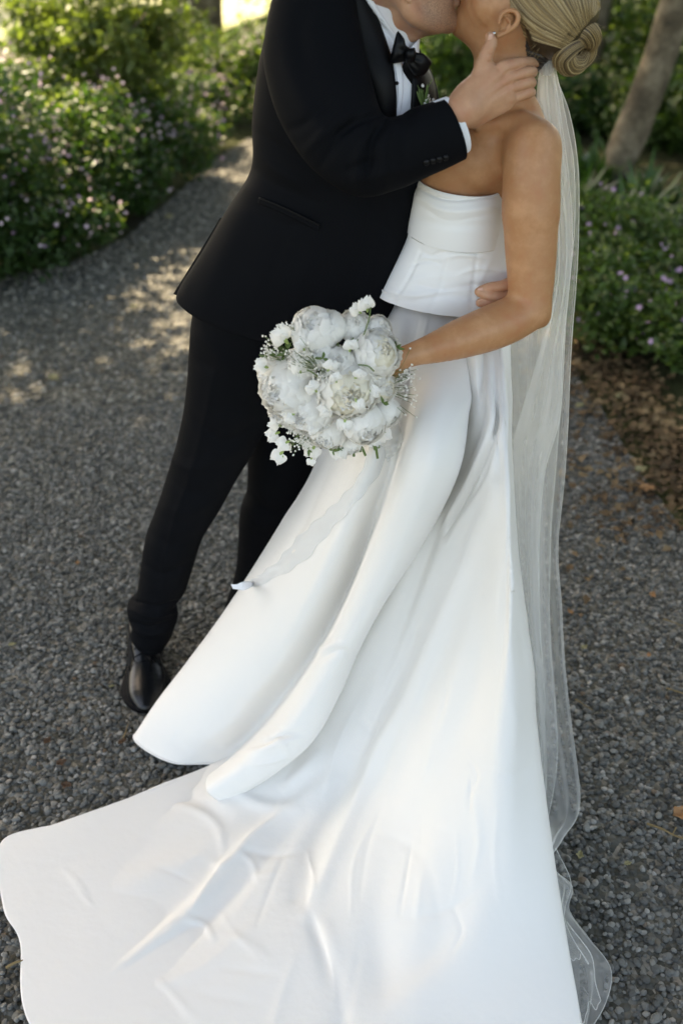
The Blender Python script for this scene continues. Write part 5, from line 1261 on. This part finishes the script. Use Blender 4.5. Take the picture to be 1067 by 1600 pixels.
slab = ['first from the veil, at the front of the row', 'second from the veil, at the front of the row', 'third from the veil, at the front of the row', 'left of the leaning trunk base', 'just in front of the leaning trunk base', 'right of the leaning trunk base', "hidden by the bride's veil", 'behind the veil beside the trunk', 'behind the leaning trunk', 'at the far right frame edge']
for i, (x, y) in enumerate(sc_): strap_clump(x, y, .34, 110, 'glossy strap leaved plant ' + slab[i], 900 + i)

# --- trees
mb = mat('bark', (.15, .12, .09), .9, .2); n = noise(mb, 7, 7, .65); r = ramp(mb, n.outputs[0], [(.30, (.05, .040, .028)), (.48, (.13, .105, .072)), (.60, (.23, .19, .135)), (.72, (.38, .33, .25))]); to(mb, r.outputs[0], 'Base Color')
n2 = noise(mb, 26, 6, .7); bump(mb, n2.outputs[0], .7, .03)
def tree(base, pts, rad, limbs, crown_blobs, label, seed, lsize=.11, canopy='leaf_canopy'):
    o = empty('tree', base, label, 'tree'); b = np.array(base)
    P = [np.array(p) - b for p in pts]; V, Fc = tube_np(P, rad, 24, 70); V = V + normals(V, Fc) * (fbm(V, 9, seed) * .012)[:, None]
    t = link('trunk', mesh_np('trunk', V, Fc), mb); t.parent = o
    for L_, r_ in limbs:
        V, Fc = tube_np([np.array(p) - b for p in L_], r_, 12, 24); q = link('limb', mesh_np('limb', V, Fc), mb); q.parent = t
    C = []
    for i, (c, rd, n) in enumerate(crown_blobs): C.append(blob_pts(n, np.array(c) - b, rd, seed + i, .3, 22, .34))
    V, Fc = leaves_np(np.vstack(C), lsize, .5, seed); q = link('crown', mesh_np('crown', V, Fc), M[canopy], smooth=False); q.parent = o
    return o
tb = G(944, 318); t1 = W(1056, 10, tb[1] + .1)
up = t1 + (t1 - tb) / np.linalg.norm(t1 - tb) * 2.2 + np.array([0, 0, 1.2]); 
tree(tuple(tb), [tb + [-.03, 0, -.05], tb + [0, 0, .1], (tb + t1) / 2 + [.01, 0, 0], t1, t1 + (t1 - tb) * .8 + [0, 0, .3], up], [.15, .115, .098, .095, .09, .06],
     [([t1 + (t1 - tb) * .6, t1 + (t1 - tb) * 1.0 + [-.6, -.3, .9], up + [-1.6, -.4, 1.2]], [.07, .05, .02]), ([up, up + [.6, .4, 1.2]], [.06, .02])],
     [(up + [-.3, .2, 1.3], (2.4, 2.2, 1.2), 11000)], 'slender mottled tree leaning right behind the bride', 51)
tb = G(893, 168); t1 = W(930, 10, tb[1] + .1)
up = t1 + (t1 - tb) * 1.5 + np.array([0, 0, 1.5])
tree(tuple(tb), [tb + [0, 0, -.05], (tb + t1) / 2, t1, t1 + (t1 - tb) * .8 + [0, 0, .4], up], [.17, .14, .13, .12, .07], [([up, up + [.5, .5, 1.5]], [.06, .02])], [(up + [.3, .8, 1.2], (2.2, 2.0, 1.2), 9000), (np.array([4.0, 9.6, 6.4]), (3.0, 2.2, 2.4), 15000)], "pale grey trunk rising just behind the bride's bun", 57)  # second crown lobe is unseen, added to block sky towards the sun
tb = np.array([-1.37, 10.6, 0.08]); 
tree(tuple(tb), [tb + [-.10, 0, -.1], tb + [-.04, 0, .25], tb + [.02, 0, .8], tb + [.16, 0, 1.5], tb + [.5, .1, 3.0], tb + [.3, .2, 4.6]], [.36, .27, .23, .21, .17, .08],
     [([tb + [.16, 0, 1.5], tb + [-.9, -.3, 2.6], tb + [-1.9, -.8, 4.0]], [.12, .09, .04]), ([tb + [.5, .1, 3.0], tb + [.7, -1.2, 4.2], tb + [.6, -2.6, 5.0]], [.1, .07, .03])],
     [(tb + [-.6, -1.2, 5.4], (2.6, 2.4, 1.4), 13000), (tb + [1.8, .8, 6.8], (3.4, 2.2, 2.2), 17000), (tb + [-3.6, 1.2, 6.8], (2.8, 2.0, 2.0), 3000)], 'thick trunked tree with pale patched bark at the top left', 63)  # the two higher crown lobes are added unseen to block sunward sky
# shade tree over the couple, outside the frame to the back left: its crown is what keeps the sun off them
tb = np.array([-5.2, 5.2, 0.0])
tree(tuple(tb), [tb + [0, 0, -.1], tb + [.1, 0, 1.5], tb + [.5, -.1, 3.2], tb + [1.6, -.3, 5.0]], [.34, .27, .22, .12],
     [([tb + [.5, -.1, 3.2], tb + [2.2, -.6, 4.4], tb + [4.0, -1.2, 5.0]], [.14, .09, .04]), ([tb + [.5, -.1, 3.2], tb + [1.6, 1.4, 4.6], tb + [2.8, 2.6, 5.2]], [.12, .08, .03])],
     [(tb + [2.9, -.3, 5.2], (2.7, 2.5, .95), 30000), (tb + [2.8, -.8, 5.6], (1.5, 1.9, .6), 16000), (tb + [3.6, -1.6, 5.3], (1.6, 1.4, .7), 12000), (tb + [1.2, 1.6, 5.2], (1.9, 1.9, .9), 4600), (tb + [3.9, 1.7, 5.5], (1.7, 1.6, .8), 11000)], 'broad shade tree standing left of the path, its crown over the couple', 71, .13)
# sapling stem in the left border
tb = G(140, 300); 
tree(tuple(tb), [tb, W(146, 190, tb[1]), W(150, 130, tb[1]), W(170, 30, tb[1]), W(190, -120, tb[1])], [.02, .018, .016, .014, .008], [([W(150, 130, tb[1]), W(185, 70, tb[1] - .2), W(230, 20, tb[1] - .3)], [.012, .009, .005])],
     [(W(185, 60, tb[1]), (.75, .5, .30), 2400), (W(222, 95, tb[1] + .2), (.36, .4, .20), 900), (W(110, 20, tb[1]), (.6, .4, .2), 1300)], 'sapling with bright yellow green leaves in the left border', 81, .065, 'leaf_light')
# a second tree, unseen, added so its crowns block overhead sky light
tb = np.array([4.8, 1.2, 0.0])
tree(tuple(tb), [tb + [0, 0, -.1], tb + [-.1, 0, 1.5], tb + [-.4, .1, 3.4], tb + [-1.6, .2, 5.2]], [.30, .24, .2, .1],
     [([tb + [-.4, .1, 3.4], tb + [-2.0, -.8, 4.8], tb + [-3.8, -1.2, 5.4]], [.12, .08, .03])],
     [(tb + [-3.2, -.2, 5.8], (3.2, 3.4, .9), 26000), (tb + [-4.8, -1.3, 4.8], (3.4, 3.1, .7), 46000), (tb + [-4.6, -4.2, 5.2], (3.6, 1.8, .7), 22000), (tb + [.6, .6, 2.9], (1.1, 3.4, 1.9), 12000), (tb + [-4.6, -.6, 6.6], (3.0, 2.6, .6), 16000)], 'unseen broad tree added right of the path to block overhead sky', 91, .13)
# unseen trees added round the garden to block side and overhead sky light
def shade_tree(x, y, crown, label, seed, h=6.0):
    b = np.array([x, y, max(0, (y - 9) / 10 * .5)])
    tree(tuple(b), [b + [0, 0, -.1], b + [.1, 0, 1.6], b + [0, .1, 3.4], b + [.1, 0, h]], [.34, .26, .21, .10], [([b + [0, .1, 3.4], b + [1.2, -.5, 5.0], b + [2.0, -.8, 6.0]], [.12, .08, .03]), ([b + [0, .1, 3.0], b + [-1.0, .6, 4.6], b + [-1.8, .9, 5.8]], [.11, .08, .03])], crown, label, seed, .23)
shade_tree(-7.6, 8.2, [((-7.8, 8.6, 6.8), (3.4, 3.2, 2.8), 5000)], 'unseen tall tree added left of the garden to block sky light', 111)
shade_tree(-8.5, 2.2, [((-7.8, 2.2, 6.0), (3.2, 3.6, 3.0), 8500), ((-1.2, 2.2, 7.2), (4.6, 4.2, 1.2), 13000)], 'unseen spreading tree added left of the path to block sky overhead', 113)
shade_tree(1.5, 17.5, [((.8, 17.0, 8.2), (5.5, 2.4, 2.8), 9000)], 'unseen tall tree added behind the garden to block sky light', 117)
shade_tree(8.0, 6.5, [((7.2, 6.4, 5.4), (3.0, 4.2, 3.4), 9500)], 'unseen tall tree added right of the garden to block sky light', 119)
shade_tree(-9.5, 19.5, [((-9.5, 19.0, 8.0), (4.0, 2.4, 2.8), 7000)], 'unseen tall tree added behind the lawn to block sky light', 121)
# lawn beyond the beds, its colour lightened to look sunlit
V = catgrid(np.array([[[-9, 11.2, .10], [-1.5, 11.6, .12]], [[-16, 30, 1.06], [8, 30, 1.06]]]), 20, 12).reshape(-1, 3)
gz = np.clip((V[:, 1] - 9) / 10, 0, 8) * .5; V[:, 2] = gz + .03 + fbm(V, 1.2, 77) * .012
mlw = mat('lawn', (.16, .19, .06), .9, .2); n = noise(mlw, 3, 5, .6); r = ramp(mlw, n.outputs[0], [(.3, (.17, .19, .09)), (.7, (.32, .31, .19))]); to(mlw, r.outputs[0], 'Base Color')
tag(link('lawn', mesh_np('lawn', V, grid_faces(20, 12)), mlw), 'sunlit lawn beyond the flower beds', None, None, 'structure')
# background shrubs beyond the beds
bgS = [(-5.4, 9.6, 1.2, .9, .5), (-3.4, 16.0, 1.1, .9, .8), (-2.4, 9.9, .6, .6, .45), (.2, 11.2, .9, .8, 1.1), (1.4, 10.4, 1.0, .8, 1.25), (2.6, 9.4, 1.0, .8, 1.4), (3.7, 8.6, 1.0, .9, 1.5), (2.9, 7.9, .6, .5, .75), (3.0, 7.2, .8, .6, .95), (-.6, 12.6, 1.2, .9, 1.3), (2.2, 12.2, 1.3, 1, 1.7), (-5.6, 7.6, 1.1, 1, 1.3), (4.6, 7.0, 1, 1, 1.5), (2.55, 7.9, .6, .45, .55), (3.3, 7.3, .6, .45, .60), (1.75, 8.3, .6, .4, .45), (3.1, 8.6, .8, .5, .8), (1.0, 8.3, .5, .5, .7), (.9, 13.5, 1.4, 1, 1.6)]
for i, (x, y, rx, ry, h) in enumerate(bgS):
    bush(x, y, rx, ry, h, 4200, 'leaf_mid' if i % 3 else 'leaf_dark', .085, ['rounded green shrub far left beyond the flowers', 'low shrub before the sunny lawn', 'shrub to the left of the thick trunk', 'shrub right of the thick trunk by the shoulder', "shrub glimpsed above the groom's bow tie", "dark shrub behind the bride's hair bun", 'dark shrub behind the leaning tree', "shrub low behind the bride's shoulder", 'shrub between the two right trunks', 'farthest shrub behind the groom', 'tall shrub at the top right corner', 'shrub outside the left edge', 'shrub at the right frame edge', 'low shrub just behind the foot of the leaning tree', 'low shrub behind the leaning tree by the frame edge', 'low shrub at the foot of the pale grey trunk', 'shrub closing the gap between the two right trunks', "small shrub behind the bride's neck", 'far shrub behind the kissing heads'][i], 1000 + i * 7, 0, 'pink', 'shrubs at the back of the garden', 'shrub', 'shrub', light=1300 if i in (1, 2, 3, 4, 9, 14, 5) else 350, z0=max(0, (y - 9) / 10 * .5))

# --- leaf litter, fallen leaves and twigs
P = []
e = catmull(np.vstack([right_edge[2:7]]), 400)
for q in range(2200):
    i = RNG.integers(0, 400); off = RNG.exponential(.20); nrm = np.array([.8, .6]); P.append([*(e[i] - nrm * (off - .30) + RNG.normal(0, .05, 2)), RNG.uniform(.004, .02)])
P = np.array(P); D = RNG.normal(size=(len(P), 3)); D[:, 2] = RNG.uniform(-.1, .3, len(P)); D /= np.linalg.norm(D, axis=1, keepdims=True)
ml = mat('dead_leaf', (.16, .09, .04), .8, .25); n = noise(ml, 6, 3, .6); r = ramp(ml, n.outputs[0], [(.3, (.045, .028, .016)), (.5, (.12, .078, .042)), (.7, (.26, .19, .105))]); to(ml, r.outputs[0], 'Base Color')
V, Fc = leaves_np(P, .040, 1.2, 5, .6, D); tag(link('leaf_litter', mesh_np('leaf_litter', V, Fc), ml, smooth=False), 'brown leaf litter drifted along the right edge of the path', None, None, 'stuff')
V, Fc = None, None
M['leaf_orange'] = mat('dry_orange_leaf', (.36, .19, .085), .7, .3); M['leaf_yellow'] = mat('yellow_green_leaf', (.30, .27, .14), .7, .3); M['leaf_brown'] = mat('brown_leaf', (.11, .062, .036), .8, .3)
def fallen(px, py, size, mt, label, ang, seed):
    r = np.random.default_rng(seed); c = G(px, py, .016); o = None; t = np.linspace(-1, 1, 9); n = 11; V = []
    for i in range(n):
        s = i / (n - 1); w_ = .34 * math.sin(math.pi * s ** .8) * (1 + .25 * math.sin(s * 16 + seed)) + .01
        for u in t: V.append([(s - .5) * size, u * w_ * size, size * (.22 * abs(u) ** 1.5 + .25 * (s - .5) ** 2 + .05 * math.sin(u * 6 + s * 9 + seed))])
    V = np.array(V); m = Matrix.Rotation(math.radians(ang), 4, 'Z') @ Matrix.Rotation(r.uniform(-.3, .3), 4, 'X')
    V = V @ np.array(m.to_3x3()).T; o = link('fallen_leaf', mesh_np('fallen_leaf', V, grid_faces(n, 9)), M[mt]); o.location = Vector(c)
    md = o.modifiers.new('solid', 'SOLIDIFY'); md.thickness = .0006
    tag(o, label, 'leaf', 'fallen leaves on the gravel'); return o
for i, (x, y, s, mt, lab, a) in enumerate([(1062, 1272, .045, 'leaf_orange', 'large orange curled leaf at the right frame edge', 20), (1018, 930, .028, 'leaf_orange', 'small orange leaf high on the right gravel', 60), (890, 957, .022, 'leaf_orange', 'small tan leaf just right of the veil edge', 120), (912, 1012, .022, 'leaf_yellow', 'pale tan leaf right of the veil, below the first tan leaf', 30),
        (1013, 1024, .018, 'leaf_orange', 'tiny ochre leaf below the high orange leaf', 80), (905, 1337, .022, 'leaf_yellow', 'short tan curl on the gravel beside the lowest veil', 70), (265, 340, .05, 'leaf_yellow', 'bright dry leaf by the far flower bed edge', 20), (85, 592, .055, 'leaf_yellow', 'large pale green leaf on the left gravel', -30), (122, 880, .02, 'leaf_orange', 'small rust leaf left of the trouser hem', 100),
        (20, 1008, .022, 'leaf_yellow', 'small tan leaf at the left frame edge', 10), (75, 1158, .024, 'leaf_brown', 'rust brown leaf below and left of the shoe', 60), (97, 1192, .026, 'leaf_brown', 'rust brown leaf nearer the train, left of the hem point', 30), (105, 1228, .026, 'leaf_brown', 'flat rust leaf just above the train edge', -5), (192, 1160, .024, 'leaf_brown', 'brown leaf at the foot of the thin yellow twig', 40),
        (175, 1073, .016, 'leaf_yellow', 'pale green leaf scrap beside the shoe sole', 15), (210, 480, .04, 'leaf_yellow', 'pale leaf lit on the path left of the jacket', 5), (1000, 735, .045, 'leaf_yellow', 'pale yellow leaf on top of the litter', 10), (1010, 765, .05, 'leaf_orange', 'orange brown leaf below the pale yellow one', -20), (968, 620, .05, 'leaf_yellow', 'pale green leaf under the low right bush', 40), (905, 635, .04, 'leaf_yellow', 'yellowish leaf beside the veil at the litter edge', 25), (980, 1350, .018, 'leaf_yellow', 'tiny pale scrap on the gravel low on the right', 10)]):
    fallen(x, y, s, mt, lab, a, 40 + i)
M['twig'] = mat('twig', (.22, .16, .08), .85, .2)
def twig(p, label, r_=.0022, side=None):
    P = [G(x, y, .016 + .004 * (i % 2)) for i, (x, y) in enumerate(p)]; parts = [tube_np(P, np.linspace(r_, r_ * .6, len(P)), 7, 24)]
    if side: parts.append(tube_np([G(*side[0], .02), G(*side[1], .03)], r_ * .5, 5))
    V, Fc = join_np(parts); c = P[0]; V = V - c; o = link('twig', mesh_np('twig', V, Fc), M['twig']); o.location = Vector(c); tag(o, label, 'twig', 'twigs lying on the gravel')
twig([(1010, 1287), (1035, 1296), (1050, 1304), (1072, 1312)], 'knobbly yellow brown twig at the right edge under the orange leaf', .003, ((1050, 1304), (1056, 1292)))
twig([(1036, 967), (1050, 972), (1072, 980)], 'grey twig cut by the right frame edge, topmost'); twig([(1040, 1075), (1056, 1080), (1075, 1086)], 'straight pale twig at the right frame edge, middle')
twig([(898, 1092), (910, 1100), (926, 1110)], 'short twig on the gravel beside the veil', .0016); twig([(190, 1158), (196, 1146), (200, 1132)], 'thin yellow twig between the shoe and the hem', .0022); twig([(10, 1512), (25, 1504), (40, 1500)], 'dark twig by the lower left train edge', .003)
